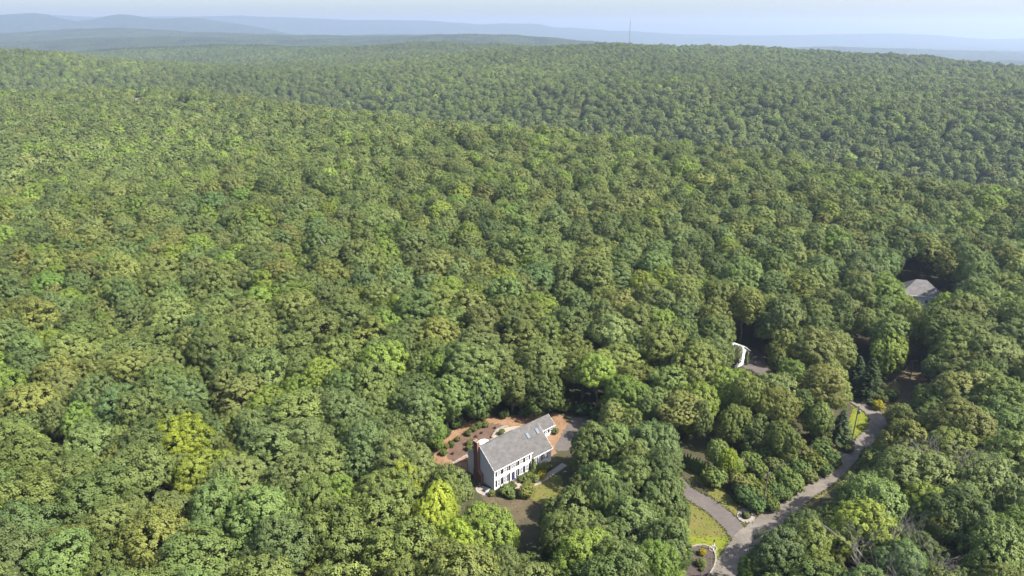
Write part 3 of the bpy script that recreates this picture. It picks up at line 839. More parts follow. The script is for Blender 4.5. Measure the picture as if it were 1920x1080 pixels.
def crown_arrays(seed, R, Hc, zc, nl, spacing, leaf, per, fill=0.5, low=-0.75, taper=0.0, lobe=(0.30, 0.52), rnd=0.19):
    """a crown of overlapping lobes, each covered with tufts of leaf sprays"""
    rng = np.random.RandomState(seed)
    dirs = fib(nl * 2, rng)
    dirs = dirs[dirs[:, 2] > -0.62][:nl + 3]
    dirs = unit(dirs + rng.normal(size=dirs.shape) * 0.25)
    C, Rd = [np.zeros(3)], [R * 0.62]
    for d in dirs:
        rr = R * rng.uniform(*lobe) * rng.choice([0.72, 1.0, 1.0, 1.12])
        shrink = 1 - taper * max(d[2], 0)
        C.append(np.array([d[0] * (R - rr * 0.8) * shrink, d[1] * (R - rr * 0.8) * shrink, d[2] * (Hc / 2 - rr * 0.75)]) * rng.uniform(0.86, 1.08))
        Rd.append(rr)
    C = np.array(C); Rd = np.array(Rd)
    sq = np.array([1, 1, max(1.0, Hc / (2 * R)) ** 0.5])
    P_, Nn, Lb, Lv = [], [], [], []
    for i in range(len(C)):
        m = max(8, int(4 * PI * Rd[i] ** 2 / spacing ** 2))
        d = fib(m, rng)
        d = unit(d + rng.normal(size=d.shape) * 0.18)
        p = C[i] + d * Rd[i] * sq * rng.uniform(0.9, 1.1, (m, 1))
        keep = np.ones(m, bool)
        for j in range(len(C)):
            if j != i:
                keep &= np.linalg.norm((p - C[j]) / sq, axis=1) > Rd[j] * 0.93
        keep &= p[:, 2] > low * Hc / 2
        keep &= rng.rand(m) < 0.93
        P_.append(p[keep]); Nn.append(d[keep]); Lb.append(unit(p[keep] / np.array([R, R, Hc / 2]))); Lv.append(np.full(keep.sum(), rng.normal(0, 0.13)))
    P_ = np.concatenate(P_); Nn = np.concatenate(Nn); Lb = np.concatenate(Lb)
    nt = len(P_)
    Nn = unit(Nn + np.array([0, 0, 0.45]))
    tr = spacing * 0.66 * rng.uniform(0.65, 1.35, nt)
    tv = np.clip(rng.normal(0.5, 0.14, nt) + np.concatenate(Lv), 0, 1)
    idx = np.repeat(np.arange(nt), per)
    d = unit(rng.normal(size=(len(idx), 3)) * 0.75 + Nn[idx] * 0.75)
    pos = P_[idx] + d * (tr[idx] * rng.uniform(0.45, 1.05, len(idx)))[:, None]
    nrm = unit(d * 0.55 + Nn[idx] * 0.45 + Lb[idx] * 0.25 + rng.normal(size=d.shape) * rnd)
    sz = leaf * rng.uniform(0.65, 1.3, len(idx))
    v, f = leaf_cards(pos, nrm, sz, rng)
    vary = np.clip(tv[idx] + rng.normal(0, 0.12, len(idx)), 0, 1)
    vary = np.repeat(vary, 4)
    # coarser leaves inside, so that no light shows straight through
    m = int(nt * fill * 3)
    k = rng.randint(0, nt, m)
    pos = P_[k] * rng.uniform(0.45, 0.88, (m, 1))
    v2, f2 = leaf_cards(pos, unit(rng.normal(size=(m, 3)) + np.array([0, 0, 0.6])), leaf * rng.uniform(1.6, 2.6, m), rng)
    v = np.concatenate([v, v2]); f = np.concatenate([f, f2 + len(vary)])
    vary = np.concatenate([vary, np.full(len(v2), 0.5)])
    v[:, 2] += zc
    return v, f, vary

def crown_mesh(name, *a, mat='leaf', **k):
    me = raw_mesh(name, *crown_arrays(*a, **k))
    me.materials.append(M[mat])
    return me

def trunk_mesh(name, seed, h, r, limbs=6, mat='bark'):
    rg = random.Random(seed)
    mb = MB()
    pts = [Vector((0, 0, -0.6))]
    for i in range(1, 6):
        pts.append(Vector((rg.uniform(-0.3, 0.3), rg.uniform(-0.3, 0.3), h * i / 5)))
    mb.tube(pts, [r * 1.25, r, r * 0.85, r * 0.68, r * 0.5, r * 0.3], 7)
    for i in range(limbs):
        t = rg.uniform(0.4, 0.9)
        a = i * 2.4 + rg.uniform(-0.4, 0.4)
        s = Vector((0, 0, h * t)); l = rg.uniform(2.5, 4.2)
        e = s + Vector((math.cos(a) * l, math.sin(a) * l, l * rg.uniform(0.5, 0.9)))
        mb.tube([s, s.lerp(e, 0.5) + Vector((0, 0, 0.3)), e], [r * 0.4, r * 0.28, r * 0.1], 5)
    return mb.mesh(name, M[mat], True)

TREE_R, TREE_H = 5.6, 20.0
BROAD = []            # (crown mesh, crown centre height, crown height)
for i in range(9):
    hc = (12.5, 13.5, 12.0, 14.0, 13.0, 12.0, 14.5, 13.0, 12.5)[i]
    BROAD.append(crown_mesh('broad_crown', 100 + i, TREE_R, hc, TREE_H - hc / 2, (9, 11, 13, 10, 15, 8, 12, 14, 11)[i], (1.15, 1.0, 1.25, 1.1, 1.0, 1.35, 1.15, 1.05, 1.2)[i],
                            (0.30, 0.27, 0.31, 0.28, 0.26, 0.33, 0.29, 0.27, 0.30)[i], 56))
TALL = [crown_mesh('tall_crown', 200 + i, 4.4, 16.0, TREE_H - 8.0, 13, 1.0, 0.27, 54, taper=0.25) for i in range(4)]
EDGEC = [crown_mesh('edge_crown', 260 + i, 5.4, 11.6, 6.2, 13, 0.82, 0.24, 48, low=-0.97, taper=0.1) for i in range(4)]
FEATHER = [crown_mesh('feathery_crown', 230 + i, TREE_R, 13.5, TREE_H - 6.75, 16, 0.8, 0.22, 40, lobe=(0.26, 0.40)) for i in range(3)]
TRUNKS = [trunk_mesh('trunk', 300 + i, 14.5, 0.32) for i in range(4)]
SHRUB = [crown_mesh('shrub_crown', 330 + i, 1.0, 1.9, 0.86, 9, 0.26, 0.13, 16, low=-0.95) for i in range(4)]
SHRUB_STEM = MB().tube([(0, 0, -0.1), (0.05, 0, 0.5), (0, 0.05, 1.1)], [0.07, 0.05, 0.03], 5).tube([(0, 0, 0.2), (0.4, 0.2, 0.8)], [0.04, 0.02], 4).tube([(0, 0, 0.2), (-0.35, 0.3, 0.85)], [0.04, 0.02], 4).mesh('shrub_stem', M['bark'])
BUSH = [crown_mesh('bush_crown', 340 + i, 2.6, 5.0, 2.2, 11, 0.62, 0.30, 22, low=-0.9, lobe=(0.3, 0.5)) for i in range(4)]

def cone_arrays(seed, R, H, base, n, leaf, power=1.0):
    """a dense column or cone (arborvitae, clipped conifer)"""
    rng = np.random.RandomState(seed)
    t = rng.rand(n) ** 0.8
    a = rng.rand(n) * 2 * PI
    r = R * np.clip((1 - t) ** power + 0.02, 0, 1) * rng.uniform(0.82, 1.08, n) * (1 + 0.14 * np.sin(a * 5 + t * 9))
    r *= np.minimum(1, (t + 0.06) * 7)
    p = np.stack([r * np.cos(a), r * np.sin(a), base + t * H], -1)
    nr = unit(np.stack([np.cos(a), np.sin(a), np.full(n, 0.5)], -1) + rng.normal(size=(n, 3)) * 0.4)
    v, f = leaf_cards(p, nr, leaf * rng.uniform(0.7, 1.3, n), rng)
    return v, f, np.repeat(np.clip(rng.normal(0.5, 0.2, n), 0, 1), 4)

def spruce_arrays(seed, R, H):
    """whorls of drooping boughs"""
    rng = np.random.RandomState(seed)
    P_, Nn, V_ = [], [], []
    z = 0.8
    while z < H - 0.4:
        L_ = R * (1 - z / H) ** 0.85 * rng.uniform(0.85, 1.1) + 0.15
        nb = max(4, int(7 * L_ / R + 4))
        a0 = rng.rand() * 6
        for k in range(nb):
            a = a0 + 2 * PI * k / nb + rng.normal() * 0.15
            l = L_ * rng.uniform(0.75, 1.1)
            m = max(5, int(l * 11))
            t = rng.rand(m) ** 0.7
            w = (0.18 + 0.42 * (1 - np.abs(2 * t - 0.9))) * l * 0.45
            side = rng.uniform(-1, 1, m) * w
            ca, sa = math.cos(a), math.sin(a)
            x = t * l * ca - side * sa; y = t * l * sa + side * ca
            zz = z + 0.12 * l * np.sin(t * 2.2) - 0.28 * l * t ** 2 - np.abs(side) * 0.25 + rng.normal(0, 0.05, m)
            P_.append(np.stack([x, y, zz], -1))
            Nn.append(unit(np.stack([0.35 * ca + 0 * t, 0.35 * sa + 0 * t, 1 + 0 * t], -1) + rng.normal(size=(m, 3)) * 0.35))
            V_.append(np.full(m, np.clip(rng.normal(0.5, 0.2), 0, 1)))
        z += 0.42 + 0.35 * (1 - z / H)
    P_ = np.concatenate(P_); Nn = np.concatenate(Nn); V_ = np.concatenate(V_)
    v, f = leaf_cards(P_, Nn, 0.42 * rng.uniform(0.7, 1.3, len(P_)), rng)
    return v, f, np.repeat(V_, 4)

def arr_mesh(name, arrs, mat):
    me = raw_mesh(name, *arrs); me.materials.append(M[mat]); return me
ARBOR = [arr_mesh('arborvitae_crown', cone_arrays(400 + i, 0.75, 4.3, 0.1, 1500, 0.22, 0.75), 'needle') for i in range(2)]
CONE_SHRUB = arr_mesh('cone_crown', cone_arrays(410, 1.0, 3.6, 0.05, 2400, 0.17, 0.9), 'needle')
SPRUCE = [arr_mesh('spruce_crown', spruce_arrays(420 + i, 3.6, 14.5), 'needle') for i in range(3)]
SPRUCE_TRUNK = MB().tube([(0, 0, -0.4), (0, 0, 7), (0, 0, 14.3)], [0.24, 0.15, 0.03], 7).mesh('trunk', M['bark'], True)
SMALL_TRUNK = MB().tube([(0, 0, -0.3), (0, 0, 1.2), (0, 0, 2.6)], [0.12, 0.09, 0.03], 6).mesh('trunk', M['bark'])

def bare_mesh(seed, h, r, spread, depth, mat, up=0.55, n0=5):
    """forking bare branches"""
    rg = random.Random(seed)
    tr, br = MB(), MB()
    top = Vector((rg.uniform(-0.4, 0.4), rg.uniform(-0.4, 0.4), h * 0.6))
    tr.tube([(0, 0, -0.4), top * 0.5 + Vector((0.15, 0, 0)), top], [r * 1.2, r * 0.9, r * 0.6], 7)
    def grow(p, d, l, rr, k):
        m = p + d * l * 0.5 + Vector((rg.uniform(-1, 1), rg.uniform(-1, 1), rg.uniform(-0.5, 0.8))) * l * 0.08
        e = p + d * l
        br.tube([p, m, e], [rr, rr * 0.8, rr * 0.55], 5 if k > 1 else 3, False)
        if k > 0:
            for _ in range(rg.choice((2, 3, 3))):
                nd = (d + Vector((rg.uniform(-1, 1), rg.uniform(-1, 1), rg.uniform(-0.4, 0.9))) * spread).normalized()
                grow(p.lerp(e, rg.uniform(0.55, 1.0)), nd, l * rg.uniform(0.55, 0.8), rr * 0.58, k - 1)
    for i in range(n0):
        a = i * 2.4 + rg.uniform(-0.4, 0.4)
        s = top * rg.uniform(0.6, 1.0)
        grow(s, Vector((math.cos(a), math.sin(a), up + rg.uniform(0, 0.6))).normalized(), h * rg.uniform(0.2, 0.3), r * 0.5, depth)
    return tr.mesh('trunk', M[mat], True), br.mesh('bare_branches', M[mat])
BARE = [bare_mesh(500 + i, 17, 0.17, 0.75, 4, 'twig', n0=10) for i in range(3)]
SNAG = [bare_mesh(520 + i, 19, 0.24, 0.5, 1, 'deadwood', 1.2, 4) for i in range(2)]
BARE_SMALL = [bare_mesh(530 + i, 7, 0.09, 0.7, 3, 'twig', 0.9, 6) for i in range(2)]

# ------------------------------------------------------------------ which trees stand where
TINT = {                                 # base colour, word for it
    'mid': ((0.067, 0.100, 0.025), 'mid green'),
    'olive': ((0.098, 0.112, 0.032), 'olive green'),
    'brown': ((0.118, 0.108, 0.038), 'brownish olive'),
    'yg': ((0.115, 0.165, 0.022), 'bright green'),
    'lime': ((0.175, 0.215, 0.018), 'yellow-green'),
    'gold': ((0.245, 0.205, 0.026), 'golden yellow'),
    'goldol': ((0.150, 0.142, 0.030), 'golden olive'),
    'dark': ((0.050, 0.070, 0.024), 'dark green'),
    'blue': ((0.060, 0.082, 0.036), 'blue-green'),
    'grey': ((0.086, 0.106, 0.046), 'grey-green'),
    'pale': ((0.125, 0.140, 0.052), 'pale green'),
}
_mean = np.array([0.098, 0.118, 0.035])
for k_ in TINT:
    f_ = 0.35 if k_ in ('gold', 'lime') else 0.48 if k_ in ('yg', 'dark') else 0.66
    TINT[k_] = (tuple((np.array(TINT[k_][0]) * (1 - f_) + _mean * f_) * np.array([1.46, 1.50, 1.42])), TINT[k_][1])
rng = np.random.RandomState(11)
# near trees placed one by one: crown centre in the photograph, crown width in its pixels, colour, kind
HAND = [
 (655, 790, 120, 'grey', 'f'), (590, 850, 125, 'grey', 'f'), (690, 862, 120, 'grey', 'f'), (762, 885, 110, 'grey', 'f'), (828, 925, 95, 'grey', 'e'), (540, 930, 120, 'grey', 'f'), (480, 830, 110, 'grey', 'f'), (430, 930, 125, 'grey', 'f'),
 (768, 925, 66, 'lime', 'b'), (822, 975, 86, 'lime', 'b'), (905, 1010, 122, 'yg', 'e'), (838, 1048, 80, 'lime', 'b'), (885, 1072, 50, 'gold', 's'), (640, 945, 80, 'yg', 'b'), (724, 968, 125, 'mid', 'b'), (640, 1025, 130, 'mid', 'b'), (755, 1050, 125, 'mid', 'b'), (545, 1040, 120, 'grey', 'f'),
 (1122, 848, 100, 'dark', 'e'), (1162, 838, 84, 'mid', 'e'), (1222, 850, 125, 'blue', 'e'), (1180, 890, 84, 'olive', 'e'), (1092, 932, 70, 'dark', 'e'), (1130, 925, 96, 'mid', 'e'), (1066, 992, 120, 'dark', 'e'), (1182, 1000, 140, 'dark', 'e'), (1248, 945, 96, 'dark', 'e'), (1240, 1035, 108, 'dark', 'e'), (1095, 1072, 100, 'yg', 'b'), (1160, 1085, 110, 'dark', 'b'),
 (700, 735, 100, 'mid', 'b'), (768, 748, 100, 'dark', 'e'), (838, 757, 86, 'mid', 'e'), (812, 815, 46, 'yg', 'e'), (748, 790, 44, 'lime', 'e'), (905, 742, 76, 'mid', 'e'), (960, 730, 80, 'olive', 'e'), (1016, 735, 84, 'mid', 'e'), (880, 700, 90, 'olive', 'b'),
 (1181, 752, 140, 'yg', 'e'), (1120, 712, 66, 'yg', 'b'), (972, 650, 84, 'olive', 't'), (1024, 640, 56, 'mid', 't'), (1070, 622, 92, 'dark', 'b'), (1138, 640, 88, 'brown', 'b'), (1187, 618, 100, 'olive', 'b'), (1247, 655, 104, 'mid', 'b'), (1085, 520, 100, 'brown', 'b'), (1160, 505, 90, 'mid', 'b'), (1285, 527, 108, 'brown', 'b'), (1272, 465, 88, 'blue', 'b'), (1372, 490, 106, 'mid', 'b'), (1385, 556, 90, 'mid', 'b'), (1335, 640, 70, 'olive', 'b'), (1364, 668, 34, 'pale', 's'), (1374, 668, 24, 'pale', 's'), (1310, 690, 90, 'mid', 'b'),
 (1565, 585, 138, 'blue', 'b'), (1472, 605, 78, 'brown', 'b'), (1522, 665, 100, 'brown', 'b'), (1655, 560, 84, 'yg', 'b'), (1700, 592, 56, 'yg', 'e'), (1737, 636, 52, 'olive', 'e'), (1655, 622, 72, 'olive', 'e'), (1675, 672, 62, 'yg', 'e'), (1792, 590, 64, 'olive', 'b'), (1845, 570, 108, 'mid', 'b'), (1830, 612, 100, 'brown', 'b'), (1802, 665, 92, 'mid', 'b'), (1868, 680, 110, 'pale', 'b'), (1640, 500, 76, 'mid', 'b'), (1682, 462, 88, 'dark', 'b'), (1782, 470, 104, 'dark', 'b'), (1880, 497, 72, 'goldol', 'b'), (1735, 455, 80, 'blue', 'b'),
 (1453, 748, 110, 'pale', 'e'), (1372, 735, 100, 'yg', 'e'), (1305, 765, 116, 'yg', 'e'), (1530, 795, 54, 'mid', 'e'), (1556, 722, 96, 'olive', 'e'), (1415, 818, 52, 'olive', 'e'), (1465, 832, 56, 'mid', 'e'), (1378, 800, 60, 'mid', 'e'), (1363, 866, 34, 'lime', 'e'), (1346, 850, 40, 'mid', 'e'), (1382, 878, 24, 'yg', 'e'),
 (1650, 868, 78, 'olive', 'e'), (1632, 925, 66, 'olive', 'e'), (1690, 842, 100, 'olive', 'e'), (1715, 905, 128, 'blue', 'b'), (1797, 812, 116, 'brown', 'b'), (1854, 918, 126, 'blue', 'b'), (1500, 1012, 50, 'mid', 'e'), (1548, 984, 52, 'mid', 'e'), (1462, 1058, 92, 'blue', 'b'), (1515, 1060, 90, 'mid', 'b'), (1600, 1022, 112, 'yg', 'b'), (1664, 962, 106, 'mid', 'b'), (1722, 975, 82, 'yg', 'b'), (1805, 992, 126, 'dark', 'b'), (1846, 1046, 120, 'mid', 'b'), (1903, 1040, 100, 'yg', 'b'), (1900, 880, 100, 'mid', 'b'), (1808, 742, 92, 'pale', 'b'), (1752, 765, 66, 'blue', 'e'), (1688, 785, 46, 'olive', 'e'), (1872, 768, 96, 'mid', 'b'), (1570, 985, 60, 'mid', 'e'),
 (128, 682, 92, 'goldol', 'b'), (155, 506, 100, 'goldol', 'b'), (250, 607, 92, 'blue', 'f'), (440, 530, 72, 'goldol', 'b'), (292, 1035, 130, 'goldol', 'b'), (352, 842, 90, 'lime', 'b'), (146, 812, 64, 'yg', 'b'), (622, 527, 72, 'goldol', 'b'), (752, 602, 46, 'lime', 'b'), (235, 665, 40, 'gold', 's'), (60, 880, 120, 'mid', 'b'), (180, 960, 125, 'mid', 'b'), (60, 1010, 130, 'dark', 'b'), (270, 900, 110, 'olive', 'b'), (540, 560, 90, 'mid', 'b'), (840, 560, 88, 'yg', 'b'), (830, 640, 92, 'goldol', 'b'), (905, 615, 70, 'brown', 't'), (712, 690, 84, 'yg', 'b'), (30, 740, 80, 'yg', 'b'), (1000, 1078, 60, 'mid', 's'),
]
trees = []     # x, y, radius, height, tint, kind
SUNNY = [at(*p) for p in [(850, 830), (870, 815), (905, 800), (990, 788), (1040, 783), (1058, 812), (1015, 918), (1020, 900), (1024, 925), (1008, 893), (1330, 1000), (1305, 965), (1350, 1030), (1335, 950), (1340, 1050), (1450, 975), (1420, 1000), (1480, 942), (1520, 905), (1500, 915), (1540, 893), (1462, 950), (1555, 882), (1610, 800), (1622, 815), (1600, 832), (1640, 785), (1655, 770), (1625, 755)]]
SUNNY += [hp(2, -0.2, 2), hp(8, -0.2, 2), hp(14, -0.1, 1.5), hp(16, -0.1, 2), hp(5, -0.2, 4), hp(25, EV0 - 0.1, 1.5), hp(12, 5, 8), wb.location + Vector((0, 0, 5)), wb.location + Vector((2, -2, 4)), hb.location + Vector((0, 0, 8))]
def shades(x, y, r, h, f=0.85, lo=0.66, hz=0.34):
    """does this crown stand between the sun and a place that lies in the sun?"""
    for q in SUNNY:
        t = (h * lo - q.z) / to_sun.z
        cx2, cy2 = q.x + to_sun.x * t, q.y + to_sun.y * t
        # ellipsoid against the sun ray
        o = Vector(((q.x - x) / (r * f), (q.y - y) / (r * f), (q.z - h * lo) / (h * hz)))
        d = Vector((to_sun.x / (r * f), to_sun.y / (r * f), to_sun.z / (h * hz)))
        tt_ = -o.dot(d) / d.dot(d)
        if tt_ > 0 and (o + d * tt_).length < 1: return True
    return False
for (px, py, w, c, k) in HAND:
    hmax = {'s': 11.0, 't': 19.5, 'e': 14.0}.get(k, 19.5)
    while True:
        hh = hmax
        for _ in range(3):
            zc = hh * (0.53 if k in 'se' else 0.62)
            p = at(px, py, zc)
            depth = proj(p.x, p.y, zc)[2]
            r = min(w / FPX * depth / 2 * 1.06, 6.7)
            hh = min(hmax, {'s': r * 2.9 + 2.0, 't': 15 + r, 'e': r * 2.7 + 1.0}.get(k, 13.0 + r * 1.15))
        if hmax < 8 or not shades(p.x, p.y, r, hh, 0.85, 0.53 if k in 'se' else 0.66, 0.45 if k in 'se' else 0.34): break
        hmax = min(hmax, hh) - 1.0
    trees.append([p.x, p.y, r, hh, c, k, True])

# what the photograph shows between the crowns: no other tree may stand in front of it
KEEP = [
 [(815, 850), (835, 820), (872, 792), (960, 783), (1040, 770), (1100, 778), (1108, 800), (1060, 832), (1045, 870), (1032, 905), (1030, 938), (985, 965), (930, 985), (908, 940), (880, 905), (868, 870)],
 [(960, 968), (1000, 950), (988, 1040), (970, 1040)],
 [(1272, 885), (1300, 885), (1395, 955), (1440, 955), (1530, 905), (1575, 880), (1590, 870), (1560, 910), (1450, 990), (1400, 1040), (1350, 1085), (1296, 1085), (1300, 950)],
 [(1598, 745), (1640, 735), (1662, 760), (1658, 800), (1620, 838), (1580, 856), (1570, 840), (1592, 822)],
 [(1684, 545), (1700, 538), (1735, 532), (1768, 538), (1742, 562), (1728, 568), (1700, 550)],
 [(1377, 655), (1388, 657), (1386, 668), (1378, 668)],
 [(1400, 655), (1425, 655), (1430, 680), (1405, 690)],
 [(1268, 850), (1322, 850), (1322, 880), (1275, 880)],
 [(1595, 665), (1650, 675), (1655, 735), (1610, 740)],
 [(1690, 685), (1722, 685), (1722, 735), (1690, 740)],
 [(1345, 850), (1400, 842), (1480, 828), (1560, 838), (1575, 870), (1440, 960), (1395, 955), (1345, 900)],
]
GS = 4
keep = np.zeros((1140 // GS, 1980 // GS), bool)
yy, xx = np.mgrid[0:keep.shape[0], 0:keep.shape[1]]
cxg, cyg = xx * GS + GS / 2, yy * GS + GS / 2
for poly in KEEP:
    ins = np.zeros(keep.shape, bool)
    for i in range(len(poly)):
        (x1, y1), (x2, y2) = poly[i], poly[(i + 1) % len(poly)]
        if y1 != y2:
            ins ^= ((y1 > cyg) != (y2 > cyg)) & (cxg < (x2 - x1) * (cyg - y1) / (y2 - y1) + x1)
    keep |= ins
ky, kx = np.nonzero(keep)
kxy = np.stack([kx * GS + GS / 2, ky * GS + GS / 2], -1)

def hides(x, y, r, h, gz=0.0):
    zc = gz + h * 0.66
    px, py, zz = proj(x, y, zc)
    if zz < 5: return False
    rx = r * FPX / zz * 0.98
    ry = h * 0.36 * FPX / zz * 0.98
    low = proj(x, y, gz)[1]
    d = ((kxy[:, 0] - px) / rx) ** 2 + ((kxy[:, 1] - py) / ry) ** 2
    if (d < 1).any(): return True
    t = (np.abs(kxy[:, 0] - px) < rx * 0.35) & (kxy[:, 1] > py) & (kxy[:, 1] < low)
    return bool(t.any())

# ground that is kept clear: lane, driveway, house, lawns
lane_w = np.array([at(*p)[:2] for p in LANE]); drive_w = np.array([at(*p)[:2] for p in DRIVE])
def seg_dist(x, y, pl):
    best = 1e9
    for i in range(len(pl) - 1):
        a, b = pl[i], pl[i + 1]
        ab = b - a
        t = max(0, min(1, ((x - a[0]) * ab[0] + (y - a[1]) * ab[1]) / (ab @ ab)))
        best = min(best, math.hypot(x - a[0] - t * ab[0], y - a[1] - t * ab[1]))
    return best
def on_clear(x, y, r):
    if seg_dist(x, y, lane_w) < 3.2 + r * 0.25 or seg_dist(x, y, drive_w) < 2.8 + r * 0.3: return True
    dx, dy = x - P0.x, y - P0.y
    u = dx * math.cos(TH) + dy * math.sin(TH); v = -dx * math.sin(TH) + dy * math.cos(TH)
    if -3 - r < u < 30 + r * 0.6 and -9 < v < 17 + r * 0.6: return True
    for c, rr in ((hb.location, 15), (wb.location, 7)):
        if math.hypot(x - c.x, y - c.y) < rr: return True
    return False

# dart throwing for the rest of the near forest
cell = {}
def near(x, y, r, f):
    ci, cj = int(x // 14), int(y // 14)
    for i in (ci - 1, ci, ci + 1):
        for j in (cj - 1, cj, cj + 1):
            for (a, b, rr) in cell.get((i, j), ()):
                if (a - x) ** 2 + (b - y) ** 2 < (f * (r + rr)) ** 2: return True
    return False
for t in trees:
    cell.setdefault((int(t[0] // 14), int(t[1] // 14)), []).append((t[0], t[1], t[2]))
WEIGHTS = [('mid', 24), ('olive', 20), ('brown', 5), ('yg', 8), ('lime', 0.05), ('goldol', 1), ('dark', 13), ('blue', 8), ('grey', 6), ('pale', 5)]
wn_, wp_ = [w[0] for w in WEIGHTS], np.array([w[1] for w in WEIGHTS], float)
def pick_tint(x, y, rg):
    """species come in loose stands"""
    a = float(vnoise(np.array(x / 55 + 40.0), np.array(y / 55 + 11.0)))
    b = float(vnoise(np.array(x / 90 + 3.0), np.array(y / 90 + 70.0)))
    p = wp_.copy()
    p[wn_.index('yg')] *= 0.3 + 2.2 * a; p[wn_.index('lime')] *= 2 * a; p[wn_.index('dark')] *= 2.2 * (1 - a); p[wn_.index('blue')] *= 2.4 * (1 - b); p[wn_.index('brown')] *= 2.2 * b; p[wn_.index('olive')] *= 0.5 + b
    if x > 0.1 * y: p[wn_.index('yg')] *= 0.6; p[wn_.index('lime')] *= 0.3; p[wn_.index('blue')] *= 1.5
    p /= p.sum()
    return wn_[int(np.searchsorted(np.cumsum(p), rg.rand() * 0.99999))]
nc = 0
for big in (1, 0):
    for _ in range(16000 if big else 16000):
        y = 20 + 330 * rng.rand() ** 0.7
        x = (rng.rand() * 2 - 1) * (0.86 * y + 45)
        r = rng.uniform(4.6, 7.4) if big else rng.uniform(2.9, 4.4)
        if y < 115 and x > 30: r *= 0.78
        if near(x, y, r, 0.66 if big else 0.62): continue
        if on_clear(x, y, r): continue
        h = 12.2 + r * 1.2 + rng.uniform(-2.6, 2.4)
        if seg_dist(x, y, lane_w) < 22 or seg_dist(x, y, drive_w) < 20: h *= 0.78
        if hides(x, y, r, h) or shades(x, y, r, h): continue
        k = rng.choice(['b', 'b', 'b', 'b', 't', 't', 'f', 'f'])
        if not big: k = 'b'; h = min(h, 11 + r * 1.5)
        trees.append([x, y, r, h, pick_tint(x, y, rng), k, False])
        cell.setdefault((int(x // 14), int(y // 14)), []).append((x, y, r))

# the 300 that show largest stand as single trees
def seen_width(t):
    g = float(ground(t[0], t[1]))
    px, py, zz = proj(t[0], t[1], g + t[3] * 0.62)
    if zz < 10 or not (-20 < px < 1940 and -20 < py < 1110): return 0
    return t[2] * FPX / zz + (1e3 if t[6] else 0)
order = sorted(range(len(trees)), key=lambda i: -seen_width(trees[i]))
single = [trees[i] for i in order[:300]]
mass = [trees[i] for i in order[300:]]

SHAPE = {'e': 'bushy tree', 'b': 'rounded tree', 't': 'tall narrow tree', 'f': 'feathery tree', 's': 'small tree'}
ORD = ['first', 'second', 'third', 'fourth', 'fifth', 'sixth', 'seventh', 'eighth', 'ninth', 'tenth', 'eleventh', 'twelfth', 'thirteenth', 'fourteenth', 'fifteenth', 'sixteenth', 'seventeenth', 'eighteenth', 'nineteenth', 'twentieth'] + ['twenty-' + w for w in ('first', 'second', 'third', 'fourth', 'fifth', 'sixth', 'seventh', 'eighth', 'ninth')]
def place(px, py):
    if math.hypot(px - 965, (py - 860) * 1.1) < 210:
        if py < 775: return 'behind the white house'
        if px < 880: return 'left of the white house'
        if px > 1040: return 'right of the white house'
        return 'in front of the white house'
    if math.hypot(px - 1725, py - 560) < 150: return 'around the grey hip-roofed house'
    ln = min(((px - a) ** 2 + (py - b) ** 2, a, b) for a, b in LANE)
    if ln[0] < 150 ** 2:
        return 'on the near side of the lane' if (px > ln[1] and py > ln[2] - 40) else 'on the far side of the lane'
    col = ('at the left edge', 'left of centre', 'in the middle', 'right of centre', 'at the right edge')[min(4, max(0, int(px / 384)))]
    row = 'of the bottom rows' if py > 900 else 'in the lower forest' if py > 720 else 'of the middle forest' if py > 560 else 'in the upper forest'
    return col + ' ' + row
info = []
buckets = {}
for t in single:
    g = float(ground(t[0], t[1]))
    px, py, zz = proj(t[0], t[1], g + t[3] * 0.62)
    size = 'large' if t[2] > 5.6 else 'small' if t[2] < 4.2 else 'medium'
    key = ((size + ' ' if t[5] != 's' else '') + TINT[t[4]][1] + ' ' + SHAPE[t[5]] + ' ' + place(px, py))
    buckets.setdefault(key, []).append((px, len(info)))
    info.append([t, g, key])
for key, lst in buckets.items():
    lst.sort()
    for n, (_, i) in enumerate(lst):
        if len(lst) > 1:
            info[i][2] = key + (', leftmost such' if n == 0 else ', rightmost such' if n == len(lst) - 1 else ', %s from left' % ORD[n])
KNAME = {'e': 'edge_tree', 'b': 'broadleaf_tree', 't': 'tall_broadleaf_tree', 'f': 'feathery_broadleaf_tree', 's': 'small_broadleaf_tree'}
def crown_for(k, i):
    if k == 't': return TALL[i % 4], 4.4, TREE_H
    if k in 'es': return EDGEC[i % 4], 5.4, 12.2
    if k == 'f': return FEATHER[i % 3], TREE_R, TREE_H
    return BROAD[i % 9], TREE_R, TREE_H
def vtint(c, rg, s=0.13):
    c = np.array(TINT[c][0] if isinstance(c, str) else c)
    m = rg.normal(1, s); hu = rg.normal(0, 0.06)
    return [float(max(0.004, v)) for v in c * m * np.array([1 + hu, 1, 1 - hu])]
for i, (t, g, lab) in enumerate(info):
    x, y, r, h, c, k, _ = t
    me, pr, ph = crown_for(k, rng.randint(0, 36))
    e = empty(KNAME[k], (x, y, g), rng.uniform(0, 6.28))
    tag(e, lab, 'tree', 'single trees of the near forest')
    sx = r / pr * 0.97
    sz = h / ph
    cr = link('crown', me, e); an = rng.uniform(0.87, 1.15); cr.scale = (sx * an, sx / an, sz); cr.rotation_euler = (rng.normal(0, 0.07), rng.normal(0, 0.07), 0)
    cr['tint'] = vtint(c, rng)
    tk = link('trunk', TRUNKS[i % 4], e); tk.scale = (sx, sx, sz * (0.55 if k in 'es' else 1))

